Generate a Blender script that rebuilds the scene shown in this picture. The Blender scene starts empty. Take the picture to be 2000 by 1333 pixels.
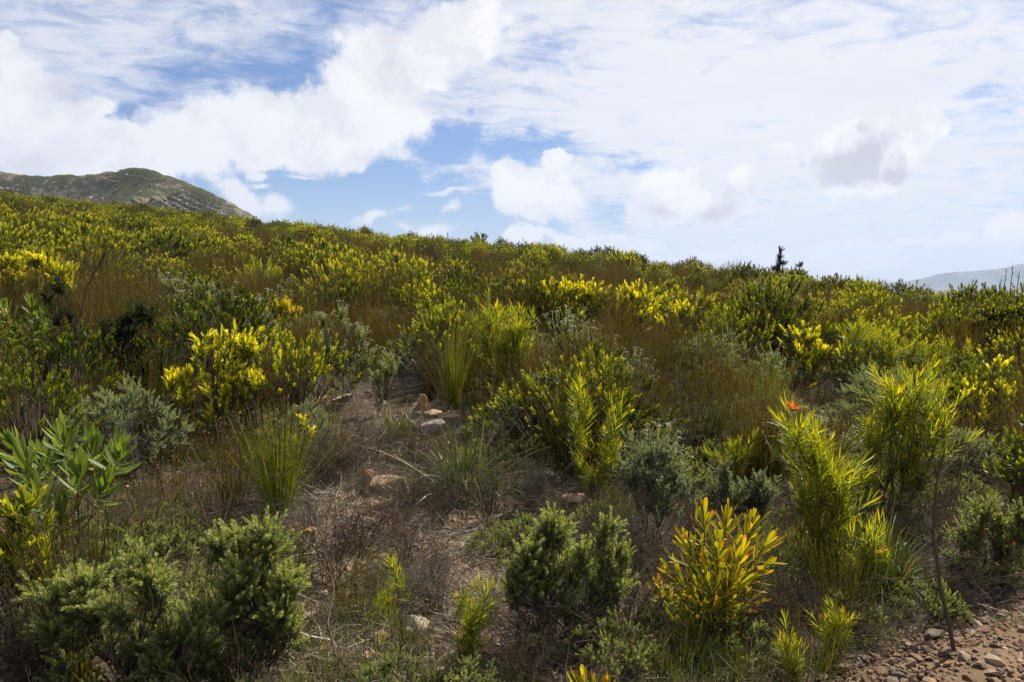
import bpy, bmesh, math
import numpy as np
from mathutils import Vector, Matrix
R = math.radians
scene = bpy.context.scene
C = scene.collection

# ------------------------------------------------------------------ camera, light, exposure
EYE, LENS, PITCH = 1.6, 28.0, R(-4.08)
F = 2000 * LENS / 36.0
cd = bpy.data.cameras.new('camera'); cam = bpy.data.objects.new('camera', cd); C.objects.link(cam)
cd.lens = LENS; cd.sensor_width = 36; cd.clip_start = 0.05; cd.clip_end = 60000
cam.location = (0, 0, EYE); cam.rotation_euler = (R(90) + PITCH, 0, 0)
scene.camera = cam
SUN_EL, SUN_AZ = R(49), R(46)              # azimuth to the right of the view direction
sundir = Vector((math.sin(SUN_AZ)*math.cos(SUN_EL), math.cos(SUN_AZ)*math.cos(SUN_EL), math.sin(SUN_EL)))
sl = bpy.data.lights.new('sun', 'SUN'); sl.energy = 5.0; sl.angle = R(0.55); sl.color = (1, 0.95, 0.86)
sun = bpy.data.objects.new('sun', sl); C.objects.link(sun); sun.rotation_euler = sundir.to_track_quat('Z', 'Y').to_euler()
sun.location = (8, 8, 40)
scene.view_settings.view_transform = 'Standard'; scene.view_settings.look = 'None'
scene.view_settings.exposure = 0.95; scene.view_settings.gamma = 1.0
scene.render.engine = 'CYCLES'
scene.cycles.max_bounces = 5; scene.cycles.diffuse_bounces = 2; scene.cycles.glossy_bounces = 2
scene.cycles.transmission_bounces = 4; scene.cycles.volume_bounces = 0
scene.cycles.use_denoising = True; scene.cycles.denoising_prefilter = 'NONE'

def ray(u, v):
    x = (u - 1000) / F; y = (666.5 - v) / F
    d = np.array([x, math.cos(PITCH) - y*math.sin(PITCH), math.sin(PITCH) + y*math.cos(PITCH)])
    return d / np.linalg.norm(d)

# ------------------------------------------------------------------ world: sky and clouds
world = bpy.data.worlds.new('World'); scene.world = world; world.use_nodes = True
nt = world.node_tree; nt.nodes.clear(); NL = nt.links
def nd(tree, typ, **kw):
    n = tree.nodes.new(typ)
    for k, val in kw.items(): setattr(n, k, val)
    return n
def lk(tree, sock, val):
    if hasattr(val, 'is_linked') or isinstance(val, bpy.types.NodeSocket): tree.links.new(val, sock)
    else: sock.default_value = val
def mth(op, a, b=None, c=None, tree=None, clamp=False):
    tree = tree or nt
    n = nd(tree, 'ShaderNodeMath', operation=op); n.use_clamp = clamp
    lk(tree, n.inputs[0], a)
    if b is not None: lk(tree, n.inputs[1], b)
    if c is not None: lk(tree, n.inputs[2], c)
    return n.outputs[0]
def vm(op, a, b=None, out=0, tree=None, scale=None):
    tree = tree or nt
    n = nd(tree, 'ShaderNodeVectorMath', operation=op)
    lk(tree, n.inputs[0], a)
    if b is not None: lk(tree, n.inputs[1], b)
    if scale is not None: lk(tree, n.inputs['Scale'], scale)
    return n.outputs['Value'] if op in ('DOT_PRODUCT', 'LENGTH', 'DISTANCE') else n.outputs[0]
def smooth(x, lo, hi, tree=None):
    tree = tree or nt
    n = nd(tree, 'ShaderNodeMapRange', interpolation_type='SMOOTHSTEP')
    lk(tree, n.inputs[0], x); n.inputs[1].default_value = lo; n.inputs[2].default_value = hi
    return n.outputs[0]
def noise(vec, scale, detail=5, rough=0.55, dist=0.0, tree=None, out='Fac', lac=2.0):
    tree = tree or nt
    n = nd(tree, 'ShaderNodeTexNoise'); lk(tree, n.inputs['Vector'], vec)
    n.inputs['Scale'].default_value = scale; n.inputs['Detail'].default_value = detail
    n.inputs['Roughness'].default_value = rough; n.inputs['Distortion'].default_value = dist
    n.inputs['Lacunarity'].default_value = lac
    return n.outputs[out]
def mixc(fac, a, b, tree=None, mode='MIX'):
    tree = tree or nt
    n = nd(tree, 'ShaderNodeMix', data_type='RGBA', blend_type=mode)
    lk(tree, n.inputs[0], fac)
    for i, val in ((6, a), (7, b)):
        lk(tree, n.inputs[i], val if not isinstance(val, tuple) else tuple(val[:3]) + (1,))
    return n.outputs[2]

SKY_K = 0.050
tc = nd(nt, 'ShaderNodeTexCoord'); dirv = tc.outputs['Generated']
sky = nd(nt, 'ShaderNodeTexSky', sky_type='NISHITA'); sky.sun_disc = False
sky.sun_elevation = SUN_EL; sky.sun_rotation = SUN_AZ
sky.air_density = 1.0; sky.dust_density = 0.6; sky.ozone_density = 2.2; sky.altitude = 300
sep = nd(nt, 'ShaderNodeSeparateXYZ'); lk(nt, sep.inputs[0], dirv)
dz = sep.outputs[2]
def warp(scale, amp, det=4):
    c = noise(dirv, scale, det, 0.6, out='Color')
    return vm('ADD', dirv, vm('SCALE', vm('SUBTRACT', c, (0.5, 0.5, 0.5)), scale=amp))
w1 = warp(7.0, 0.09, 6)
w1 = vm('ADD', w1, vm('SCALE', vm('SUBTRACT', noise(dirv, 26.0, 7, 0.62, out='Color'), (0.5, 0.5, 0.5)), scale=0.05))
def blobs(vec, lst):
    """soft ellipses given as (u, v, ru, rv, rot_deg, gain); returns the largest of gain*(1-distance)"""
    acc = None
    for (u, v, ru, rv, rot, gain) in lst:
        c = ray(u, v)
        right = np.cross(c, [0, 0, 1]); right /= np.linalg.norm(right); up = np.cross(right, c)
        a = R(rot); e1 = right*math.cos(a) + up*math.sin(a); e2 = -right*math.sin(a) + up*math.cos(a)
        sc = 1.0 / F * math.cos(math.atan(math.hypot(u-1000, v-666)/F))**1.5
        A = vm('DOT_PRODUCT', vec, tuple(e1/(ru*sc))); B = vm('DOT_PRODUCT', vec, tuple(e2/(rv*sc)))
        Dd = mth('MULTIPLY_ADD', vm('DOT_PRODUCT', vec, tuple(c)), 2.0, -2.0)
        cb = nd(nt, 'ShaderNodeCombineXYZ'); lk(nt, cb.inputs[0], A); lk(nt, cb.inputs[1], B); lk(nt, cb.inputs[2], Dd)
        val = mth('MULTIPLY_ADD', vm('LENGTH', cb.outputs[0]), -gain, gain)
        acc = val if acc is None else mth('SMOOTH_MAX', acc, val, 0.12)
    return acc
# heaped clouds
cum = blobs(w1, [
    (30, 250, 230, 130, 0, 1.0), (230, 295, 270, 75, -3, 1.0), (480, 255, 230, 95, 5, 1.0), (640, 255, 170, 95, 0, 1.1),
    (730, 190, 120, 150, 20, 1.0), (850, 95, 170, 85, 28, 1.0), (170, 195, 70, 34, 0, .8), (20, 120, 120, 70, 0, .7),
    (1045, 385, 118, 68, 0, 1.2), (1000, 365, 60, 52, 0, 1.0), (1090, 325, 26, 20, 0, .9),
    (1030, 465, 60, 22, 0, .9), (1180, 475, 150, 26, 0, .9), (1310, 375, 110, 62, 0, .9), (1430, 385, 80, 60, 25, 1.0),
    (1540, 320, 44, 50, 0, .8), (1695, 295, 135, 85, 22, 1.8), (1770, 262, 85, 72, 0, 1.6), (1722, 222, 46, 40, 55, 1.2), (1640, 330, 70, 40, 0, 1.0),
    (1750, 482, 240, 34, 3, .8), (1985, 430, 70, 40, 25, .9), (1400, 505, 190, 26, 0, .7)])
nbig = noise(dirv, 11.0, 8, 0.58)
nfine = noise(dirv, 38.0, 8, 0.66)
cum_d = mth('ADD', cum, mth('ADD', mth('MULTIPLY_ADD', nbig, 0.9, -0.45), mth('MULTIPLY_ADD', nfine, 0.5, -0.25)))
w2 = vm('ADD', dirv, vm('SCALE', vm('SUBTRACT', w1, dirv), scale=0.45))
small = blobs(w2, [(475, 385, 78, 32, -22, 1.0), (545, 398, 42, 30, 0, 1.0), (505, 340, 34, 14, 0, .9), (512, 361, 30, 8, 0, .6), (740, 426, 56, 16, 14, .75), (790, 407, 26, 10, 25, .6), (793, 440, 36, 16, 0, .75), (855, 448, 50, 20, 0, .8), (883, 402, 24, 16, 0, .7), (880, 375, 70, 6, 0, .7), (600, 342, 60, 7, 0, .6)])
small_d = mth('ADD', small, mth('ADD', mth('MULTIPLY_ADD', nbig, 0.8, -0.4), mth('MULTIPLY_ADD', nfine, 0.9, -0.45)))
cum_a = mth('MAXIMUM', smooth(cum_d, 0.03, 0.33), mth('MULTIPLY', smooth(small_d, 0.0, 0.62), 0.92))
# high thin sheet, drawn on a plane overhead so that it recedes to the horizon
den = mth('ADD', mth('MAXIMUM', dz, 0.0), 0.10)
pl = nd(nt, 'ShaderNodeCombineXYZ'); lk(nt, pl.inputs[0], mth('DIVIDE', sep.outputs[0], den)); lk(nt, pl.inputs[1], mth('DIVIDE', sep.outputs[1], den))
mp = nd(nt, 'ShaderNodeMapping'); lk(nt, mp.inputs[0], pl.outputs[0]); mp.inputs['Scale'].default_value = (1.0, 1.25, 1); mp.inputs['Rotation'].default_value = (0, 0, R(-16))
s1 = noise(mp.outputs[0], 1.5, 7, 0.62, 0.3)
s2 = noise(mp.outputs[0], 5.5, 8, 0.68, 0.7)
clear = blobs(w1, [(640, 390, 430, 100, -8, 2.2), (860, 280, 110, 60, 0, 1.0), (560, 145, 300, 85, -6, .36), (1230, 325, 130, 22, -5, .55), (1200, 410, 60, 55, 0, .5),
    (270, 235, 120, 42, -12, 1.0), (150, 190, 90, 35, -30, .6), (860, 440, 330, 66, -8, 2.0), (360, 335, 60, 40, 0, .9), (1080, 75, 130, 40, 0, .25), (1390, 40, 110, 30, 0, .2), (1950, 190, 60, 60, 0, .35), (1040, 300, 150, 45, 0, .8)])
veil = blobs(w1, [(1500, 200, 900, 420, 0, .42), (1650, 480, 700, 130, 0, .3), (230, 60, 420, 130, 0, .2)])
sheet_d = mth('ADD', mth('ADD', mth('MULTIPLY', s1, 1.0), mth('MULTIPLY_ADD', s2, 1.3, -0.65)), mth('SUBTRACT', mth('MAXIMUM', veil, 0.0), mth('MAXIMUM', clear, 0.0)))
sheet_a = mth('MULTIPLY', smooth(sheet_d, 0.10, 0.82), 0.95)
glow = mth('POWER', mth('MAXIMUM', vm('DOT_PRODUCT', dirv, tuple(sundir)), 0.0), 5.0)
right = smooth(sep.outputs[0], -0.5, 0.25)
# colours (radiance / SKY_K)
sheet_c = mixc(right, (8.0, 8.3, 9.3), (9.6, 9.7, 10.0))
sheet_c = mixc(mth('MULTIPLY', smooth(s1, 0.45, 0.7), 0.3), sheet_c, (7.6, 7.8, 8.7))
grey = blobs(w1, [(1645, 325, 68, 40, 12, 1.5), (1700, 302, 74, 54, 30, 1.6), (1742, 332, 44, 26, 5, 1.2), (1690, 258, 34, 34, 40, .9), (1425, 398, 62, 40, 30, 1.3), (1295, 402, 70, 26, 0, 1.0), (1040, 420, 80, 26, 0, .5),
                  (60, 320, 120, 40, 0, .7), (140, 130, 160, 70, 0, .5), (760, 120, 60, 110, 25, .65), (1800, 490, 160, 16, 0, .45), (640, 320, 150, 30, 0, .25)])
grey = mth('MULTIPLY', smooth(mth('ADD', grey, mth('ADD', mth('MULTIPLY_ADD', nbig, 1.8, -0.9), mth('MULTIPLY_ADD', nfine, .8, -.4))), 0.0, 1.0), 0.9)
cum_c = mixc(grey, mixc(right, (9.5, 9.6, 9.9), (10.8, 10.8, 10.8)), (6.3, 6.35, 7.2))
nb2 = noise(vm('ADD', dirv, tuple(np.array(sundir)*0.022 + np.array([0, 0, .012]))), 11.0, 5, 0.58)
relief = mth('SUBTRACT', nb2, noise(dirv, 11.0, 5, 0.58))            # thicker towards the sun: that side lies in the cloud's own shade
cum_c = mixc(mth('MULTIPLY', smooth(relief, -0.03, 0.12), 0.42), cum_c, (7.0, 7.2, 8.2))
cum_c = mixc(mth('MULTIPLY', smooth(nfine, 0.4, 0.75), 0.14), cum_c, (7.2, 7.4, 8.3))
skyc = mixc(1.0, sky.outputs[0], (0.70, 0.86, 1.14), mode='MULTIPLY')
col = mixc(sheet_a, skyc, sheet_c)
col = mixc(cum_a, col, cum_c)
hz_f = mth('MULTIPLY', smooth(dz, 0.16, -0.01), 0.22)
col = mixc(hz_f, col, (7.6, 8.2, 9.6))
bg = nd(nt, 'ShaderNodeBackground'); lk(nt, bg.inputs[0], col); bg.inputs[1].default_value = SKY_K
wo = nd(nt, 'ShaderNodeOutputWorld'); NL.new(bg.outputs[0], wo.inputs[0])

# ------------------------------------------------------------------ terrain functions
def vnoise(x, y, seed=0):
    x = np.asarray(x, float); y = np.asarray(y, float)
    xi = np.floor(x).astype(np.int64); yi = np.floor(y).astype(np.int64); fx = x - xi; fy = y - yi
    fx = fx*fx*(3-2*fx); fy = fy*fy*(3-2*fy)
    def h(a, b):
        n = (a*374761393 + b*668265263 + seed*974711) & 0xffffffff
        n = ((n ^ (n >> 13)) * 1274126177) & 0xffffffff
        return ((n ^ (n >> 16)) & 0xffff) / 65535.0
    return (h(xi, yi)*(1-fx) + h(xi+1, yi)*fx)*(1-fy) + (h(xi, yi+1)*(1-fx) + h(xi+1, yi+1)*fx)*fy - 0.5
def fbm(x, y, seed=0, octv=4):
    s = 0; a = 1.0
    for i in range(octv): s = s + a*vnoise(x*2**i, y*2**i, seed+i*17); a *= 0.5
    return s
us = [0, 250, 500, 750, 1000, 1250, 1500, 1700, 2000]
vs = [380, 402, 432, 458, 477, 500, 522, 543, 560]
Ds = [76, 70, 64, 58, 52, 44, 36, 29, 21]
th_t, D_t, Z_t = [], [], []
for u, v, D in zip(us, vs, Ds):
    d = ray(u, v); th_t.append(math.atan2(d[0], d[1])); D_t.append(D)
    Z_t.append(EYE + D*d[2]/math.hypot(d[0], d[1]) - (0.86 + 0.42*(u/2000)**1.4))
ext = [(-180, 20, -.5), (-120, 40, 2.0), (-70, 80, 9.5)], [(60, 16, 0.0), (120, 15, -.8), (180, 20, -.5)]
th_a = np.array([R(e[0]) for e in ext[0]] + th_t + [R(e[0]) for e in ext[1]])
D_a = np.array([e[1] for e in ext[0]] + D_t + [e[1] for e in ext[1]], float)
Z_a = np.array([e[2] for e in ext[0]] + Z_t + [e[2] for e in ext[1]], float)
def hz(x, y):
    x = np.asarray(x, float); y = np.asarray(y, float)
    r = np.hypot(x, y); th = np.arctan2(x, y)
    D = np.interp(th, th_a, D_a); Zc = np.interp(th, th_a, Z_a); r0 = 2.6
    t = np.clip((r - r0)/(D - r0), 0, 1); s = Zc/(D - r0)
    e = np.maximum(r - D, 0); k = 0.007; e1 = (s + 0.12)/(2*k)
    drop = np.where(e < e1, s*e - k*e*e, s*e1 - k*e1*e1 - 0.12*(e - e1))
    z = np.maximum(Zc*t + drop, -60)
    und = 0.26*fbm(x*0.22+3, y*0.22, 5, 3)*np.clip((r-2.5)/4, 0, 1) + 0.07*fbm(x*1.3, y*1.3, 9, 3)*np.clip((r-1)/2, 0, 1)
    return z + und*np.clip((3000-r)/2900, 0, 1)
def hit(u, v):
    d = ray(u, v); t = np.linspace(1.2, 110, 20000)
    z = EYE + d[2]*t - hz(d[0]*t, d[1]*t)
    if not (z < 0).any():            # the ray clears the crest: stand the thing on the crest below it
        th = math.atan2(d[0], d[1]); r = float(np.interp(th, th_a, D_a)) - 1.5
        return np.array([r*math.sin(th), r*math.cos(th), float(hz(r*math.sin(th), r*math.cos(th)))])
    i = np.argmax(z < 0)
    return np.array([d[0]*t[i], d[1]*t[i], float(hz(d[0]*t[i], d[1]*t[i]))])
def at_depth(u, v, y):
    d = ray(u, v); return np.array([0, 0, EYE]) + d*(y/d[1])
def project(p):
    p = np.asarray(p, float) - np.array([0, 0, EYE])
    fw = p[..., 1]*math.cos(PITCH) + p[..., 2]*math.sin(PITCH); upc = -p[..., 1]*math.sin(PITCH) + p[..., 2]*math.cos(PITCH)
    fw = np.maximum(fw, 1e-3)
    return 1000 + F*p[..., 0]/fw, 666.5 - F*upc/fw

# ------------------------------------------------------------------ materials
def new_mat(name):
    m = bpy.data.materials.new(name); m.use_nodes = True; t = m.node_tree; t.nodes.clear()
    return m, t, nd(t, 'ShaderNodeOutputMaterial')
def ramp(t, fac, stops):
    n = nd(t, 'ShaderNodeValToRGB'); lk(t, n.inputs[0], fac); el = n.color_ramp.elements
    while len(el) < len(stops): el.new(0.5)
    for e, (p, c) in zip(el, stops): e.position = p; e.color = tuple(c) + (1,)
    return n.outputs[0]
def leaf_mat(name, stops, trans=0.4, rough=0.42, along=0.0, rnd=0.25, spec=0.16, tcol=(1.3, 1.22, 0.35)):
    m, t, out = new_mat(name)
    a = nd(t, 'ShaderNodeAttribute', attribute_name='tint').outputs['Fac']; b = nd(t, 'ShaderNodeAttribute', attribute_name='along').outputs['Fac']
    oi = nd(t, 'ShaderNodeObjectInfo').outputs['Random']
    f = mth('ADD', a, mth('ADD', mth('MULTIPLY_ADD', b, along, -along*0.5, tree=t), mth('MULTIPLY_ADD', oi, rnd, -rnd*0.5, tree=t), tree=t), tree=t, clamp=True)
    c = ramp(t, f, stops)
    geo = nd(t, 'ShaderNodeNewGeometry')
    ns = noise(geo.outputs['Position'], 60.0, 2, 0.5, tree=t)
    c = mixc(mth('MULTIPLY', ns, 0.35, tree=t), c, mixc(1.0, c, (0.6, 0.62, 0.6), tree=t, mode='MULTIPLY'), tree=t)
    p = nd(t, 'ShaderNodeBsdfPrincipled'); lk(t, p.inputs['Base Color'], c); p.inputs['Roughness'].default_value = rough
    p.inputs['Specular IOR Level'].default_value = spec
    tr = nd(t, 'ShaderNodeBsdfTranslucent'); lk(t, tr.inputs[0], mixc(1.0, c, tcol, tree=t, mode='MULTIPLY'))
    mx = nd(t, 'ShaderNodeMixShader'); mx.inputs[0].default_value = trans
    t.links.new(p.outputs[0], mx.inputs[1]); t.links.new(tr.outputs[0], mx.inputs[2]); t.links.new(mx.outputs[0], out.inputs[0])
    return m
def wood_mat(name, c1, c2, rough=0.85, scale=35):
    m, t, out = new_mat(name)
    geo = nd(t, 'ShaderNodeNewGeometry'); a = nd(t, 'ShaderNodeAttribute', attribute_name='tint').outputs['Fac']
    ns = noise(geo.outputs['Position'], scale, 3, 0.6, tree=t)
    f = mth('ADD', mth('MULTIPLY', a, 0.6, tree=t), mth('MULTIPLY', ns, 0.5, tree=t), tree=t, clamp=True)
    p = nd(t, 'ShaderNodeBsdfPrincipled'); lk(t, p.inputs['Base Color'], mixc(f, c1, c2, tree=t)); p.inputs['Roughness'].default_value = rough
    p.inputs['Specular IOR Level'].default_value = 0.2
    t.links.new(p.outputs[0], out.inputs[0]); return m
def stone_mat(name, cols, scale=9, bump=0.5):
    m, t, out = new_mat(name)
    tcn = nd(t, 'ShaderNodeTexCoord').outputs['Object']; oi = nd(t, 'ShaderNodeObjectInfo').outputs['Random']
    a = nd(t, 'ShaderNodeAttribute', attribute_name='tint').outputs['Fac']
    off = vm('ADD', tcn, vm('SCALE', (7.0, 3.0, 5.0), scale=oi, tree=t), tree=t)
    n1 = noise(off, scale, 6, 0.62, 0.4, tree=t); n2 = noise(off, scale*6, 4, 0.6, tree=t)
    f = mth('FRACT', mth('ADD', oi, a, tree=t), tree=t)
    base = ramp(t, f, [(i/(len(cols)-1) if len(cols) > 1 else 0, c) for i, c in enumerate(cols)])
    c = mixc(smooth(n1, 0.35, 0.68, t), mixc(1.0, base, (0.62, 0.58, 0.55), tree=t, mode='MULTIPLY'), base, tree=t)
    c = mixc(mth('MULTIPLY', smooth(n2, 0.5, 0.8, t), 0.45, tree=t), c, (0.42, 0.37, 0.3), tree=t)
    p = nd(t, 'ShaderNodeBsdfPrincipled'); lk(t, p.inputs['Base Color'], c); p.inputs['Roughness'].default_value = 0.85; p.inputs['Specular IOR Level'].default_value = 0.25
    bp = nd(t, 'ShaderNodeBump'); bp.inputs['Strength'].default_value = bump; bp.inputs['Distance'].default_value = 0.01
    lk(t, bp.inputs['Height'], mth('ADD', n1, mth('MULTIPLY', n2, 0.4, tree=t), tree=t)); lk(t, p.inputs['Normal'], bp.outputs[0])
    t.links.new(p.outputs[0], out.inputs[0]); return m

M = {}
M['cone_yellow'] = leaf_mat('yellow conebush leaf', [(0, (.03, .045, .006)), (.35, (.08, .105, .008)), (.68, (.25, .26, .013)), (1, (.62, .56, .035))], .48, along=.2, rnd=.42)
M['cone_green'] = leaf_mat('green conebush leaf', [(0, (.018, .032, .006)), (.45, (.062, .088, .009)), (.8, (.16, .19, .014)), (1, (.31, .31, .02))], .46, along=.25, rnd=.6)
M['cone_orange'] = leaf_mat('orange tipped conebush leaf', [(0, (.06, .08, .01)), (.4, (.22, .22, .015)), (.72, (.55, .48, .02)), (1, (.66, .44, .02))], .42, along=.4, rnd=.1)
M['cone_bright'] = leaf_mat('bright yellow conebush leaf', [(0, (.045, .07, .01)), (.3, (.17, .20, .012)), (.58, (.46, .45, .02)), (1, (.82, .72, .05))], .55, along=.2, rnd=.25)
M['cone_deep'] = leaf_mat('deep green broad leaf', [(0, (.02, .04, .008)), (.5, (.045, .085, .016)), (1, (.09, .15, .03))], .38, rnd=.5)
M['cone_olive'] = leaf_mat('olive conebush leaf', [(0, (.035, .045, .010)), (.5, (.085, .095, .018)), (.85, (.17, .17, .03)), (1, (.28, .22, .04))], .42, along=.2, rnd=.5)
M['cone_lime'] = leaf_mat('lime conebush leaf', [(0, (.05, .07, .008)), (.4, (.14, .17, .012)), (.75, (.32, .34, .02)), (1, (.5, .48, .03))], .48, along=.2, rnd=.3)
M['cone_dark'] = leaf_mat('dark conebush leaf', [(0, (.014, .016, .005)), (.5, (.03, .034, .006)), (.72, (.10, .10, .008)), (.9, (.4, .36, .015)), (1, (.55, .48, .02))], .35, along=.3, rnd=.3)
M['pin'] = leaf_mat('pincushion leaf', [(0, (.04, .07, .010)), (.42, (.18, .23, .016)), (.78, (.42, .41, .022)), (.95, (.58, .44, .022)), (1, (.62, .28, .02))], .6, along=.35, rnd=.24)
M['pin_yellow'] = leaf_mat('yellow pincushion leaf', [(0, (.10, .12, .010)), (.4, (.26, .25, .010)), (.8, (.46, .35, .012)), (1, (.52, .21, .014))], .5, along=.6, rnd=.3, rough=.45)
M['pin_orange'] = leaf_mat('orange flower styles', [(0, (.72, .38, .03)), (.6, (.75, .24, .02)), (1, (.75, .14, .03))], .4)
M['protea'] = leaf_mat('broad protea leaf', [(0, (.06, .10, .022)), (.5, (.13, .185, .035)), (1, (.24, .29, .06))], .42, rnd=.4, rough=.5, spec=.25)
M['fine'] = leaf_mat('fine heath leaf', [(0, (.065, .09, .032)), (.5, (.17, .21, .078)), (.8, (.30, .34, .13)), (1, (.46, .47, .22))], .5, rnd=.26, along=.25)
M['grey'] = leaf_mat('grey green leaf', [(0, (.09, .12, .065)), (.5, (.20, .24, .14)), (1, (.36, .40, .27))], .45, rnd=.25, along=.25, rough=.6)
M['dark'] = leaf_mat('dark olive leaf', [(0, (.014, .028, .008)), (.6, (.035, .06, .016)), (1, (.07, .10, .025))], .3, rnd=.2, rough=.5)
M['reed'] = leaf_mat('reed stem', [(0, (.024, .034, .005)), (.3, (.062, .062, .008)), (.6, (.115, .082, .012)), (1, (.155, .088, .025))], .35, along=.3, rnd=.4, rough=.45)
M['reed_green'] = leaf_mat('green reed stem', [(0, (.06, .12, .01)), (.45, (.15, .19, .015)), (.8, (.32, .28, .02)), (1, (.46, .34, .03))], .4, along=.3, rnd=.1, rough=.4)
M['reed_olive'] = leaf_mat('olive reed stem', [(0, (0.03, 0.045, 0.0075)), (.4, (0.06375, 0.07875, 0.0105)), (.75, (0.1125, 0.105, 0.01875)), (1, (0.18, 0.135, 0.045))], .35, along=.25, rnd=.5, rough=.5)
M['grass'] = leaf_mat('grass blade', [(0, (0.03, 0.06375, 0.01125)), (.5, (0.075, 0.0975, 0.0225)), (.8, (0.165, 0.15, 0.0525)), (1, (0.285, 0.24, 0.1275))], .35, along=.3, rnd=.2, rough=.4)
M['straw'] = leaf_mat('dry straw', [(0, (.04, .0272, .016)), (.5, (.15, .115, .08)), (1, (.46, .40, .32))], .2, rnd=.1, rough=.6, tcol=(1, .9, .7))
M['brown'] = leaf_mat('dry brown leaf', [(0, (0.0375, 0.02625, 0.015)), (.6, (0.0975, 0.06375, 0.0375)), (1, (0.195, 0.135, 0.0825))], .2, rnd=.2, rough=.7, tcol=(1, .9, .7))
M['white'] = leaf_mat('white flower head', [(0, (.42, .40, .28)), (1, (.72, .71, .62))], .2, rnd=.1, rough=.7, tcol=(1, 1, .9))
M['cream'] = leaf_mat('cream flower head', [(0, (.28, .27, .15)), (1, (.52, .49, .32))], .2, rnd=.1, rough=.7, tcol=(1, 1, .9))
M['pink'] = leaf_mat('pink flower', [(0, (.6, .08, .1)), (1, (.7, .25, .28))], .3)
M['wood'] = wood_mat('brown bark', (.03, .02, .014), (.12, .08, .055))
M['wood_red'] = wood_mat('reddish stem', (.09, .035, .015), (.2, .1, .03))
M['wood_grey'] = wood_mat('grey bark', (0.036, 0.0288, 0.0192), (0.168, 0.14, 0.1))
M['wood_black'] = wood_mat('charred bark', (.008, .007, .006), (.035, .028, .022))
M['twig_brown'] = wood_mat('brown twig', (0.0225, 0.01575, 0.00825), (0.105, 0.075, 0.039))
M['rock'] = stone_mat('ochre sandstone', [(.44, .25, .10), (.48, .34, .21), (.38, .21, .09), (.48, .29, .13)], 7, .7)
M['rock_grey'] = stone_mat('grey sandstone', [(.24, .19, .15), (.3, .25, .2)], 7, .7)
M['rock_pale'] = stone_mat('pale quartzite', [(.48, .40, .29), (.52, .45, .34)], 9, .7)
M['gravel'] = stone_mat('road gravel', [(.12, .09, .07), (.22, .125, .065), (.085, .075, .07), (.30, .175, .085), (.17, .11, .07), (.38, .28, .18), (.20, .115, .065), (.27, .15, .075), (.11, .09, .075)], 14, .4)

def ground_mat(name, kind):
    m, t, out = new_mat(name)
    pos = nd(t, 'ShaderNodeNewGeometry').outputs['Position']
    n1 = noise(pos, 0.9, 6, 0.6, tree=t); n2 = noise(pos, 14, 6, 0.65, tree=t); n3 = noise(pos, 75, 4, 0.6, tree=t)
    if kind == 'soil':
        c = mixc(smooth(n1, 0.35, 0.65, t), (.038, .027, .018), (.085, .06, .04), tree=t)
        c = mixc(mth('MULTIPLY', smooth(n2, 0.45, 0.7, t), .6, tree=t), c, (.13, .098, .07), tree=t)
        c = mixc(mth('MULTIPLY', smooth(n3, 0.5, 0.75, t), .5, tree=t), c, (.09, .06, .04), tree=t)
        cx_ = hit(800, 1010); dd = vm('SUBTRACT', pos, (float(cx_[0]), float(cx_[1]), float(cx_[2])), tree=t)
        msk = mth('ADD', vm('LENGTH', vm('MULTIPLY', dd, (1.0, .62, 0), tree=t), tree=t), mth('MULTIPLY_ADD', noise(pos, 2.2, 4, .6, tree=t), 1.4, -.7, tree=t), tree=t)
        c = mixc(mth('MULTIPLY', smooth(msk, .95, .3, t), .85, tree=t), c, mixc(n2, (.20, .148, .098), (.46, .37, .27), tree=t), tree=t)
        r = vm('LENGTH', pos, tree=t)
        c = mixc(smooth(r, 14, 30, t), c, mixc(n1, (.07, .06, .025), (.09, .085, .03), tree=t), tree=t)
        c = mixc(smooth(r, 300, 2500, t), c, mixc(smooth(noise(pos, 0.004, 5, .6, tree=t), .4, .6, t), (.05, .06, .03), (.10, .09, .05), tree=t), tree=t)
    else:
        c = mixc(smooth(n1, 0.35, 0.65, t), (.11, .070, .036), (.185, .122, .066), tree=t)
        c = mixc(mth('MULTIPLY', smooth(n2, 0.48, 0.7, t), .6, tree=t), c, (.20, .14, .09), tree=t)
        c = mixc(mth('MULTIPLY', smooth(n3, 0.5, 0.75, t), .5, tree=t), c, (.12, .08, .05), tree=t)
    p = nd(t, 'ShaderNodeBsdfPrincipled'); lk(t, p.inputs['Base Color'], c); p.inputs['Roughness'].default_value = .95; p.inputs['Specular IOR Level'].default_value = .1
    bp = nd(t, 'ShaderNodeBump'); bp.inputs['Strength'].default_value = .8; bp.inputs['Distance'].default_value = .02
    lk(t, bp.inputs['Height'], mth('ADD', n2, mth('MULTIPLY', n3, .6, tree=t), tree=t)); lk(t, p.inputs['Normal'], bp.outputs[0])
    t.links.new(p.outputs[0], out.inputs[0]); return m
M['soil'] = ground_mat('sandy soil', 'soil'); M['track'] = ground_mat('gravel track earth', 'track')

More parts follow.
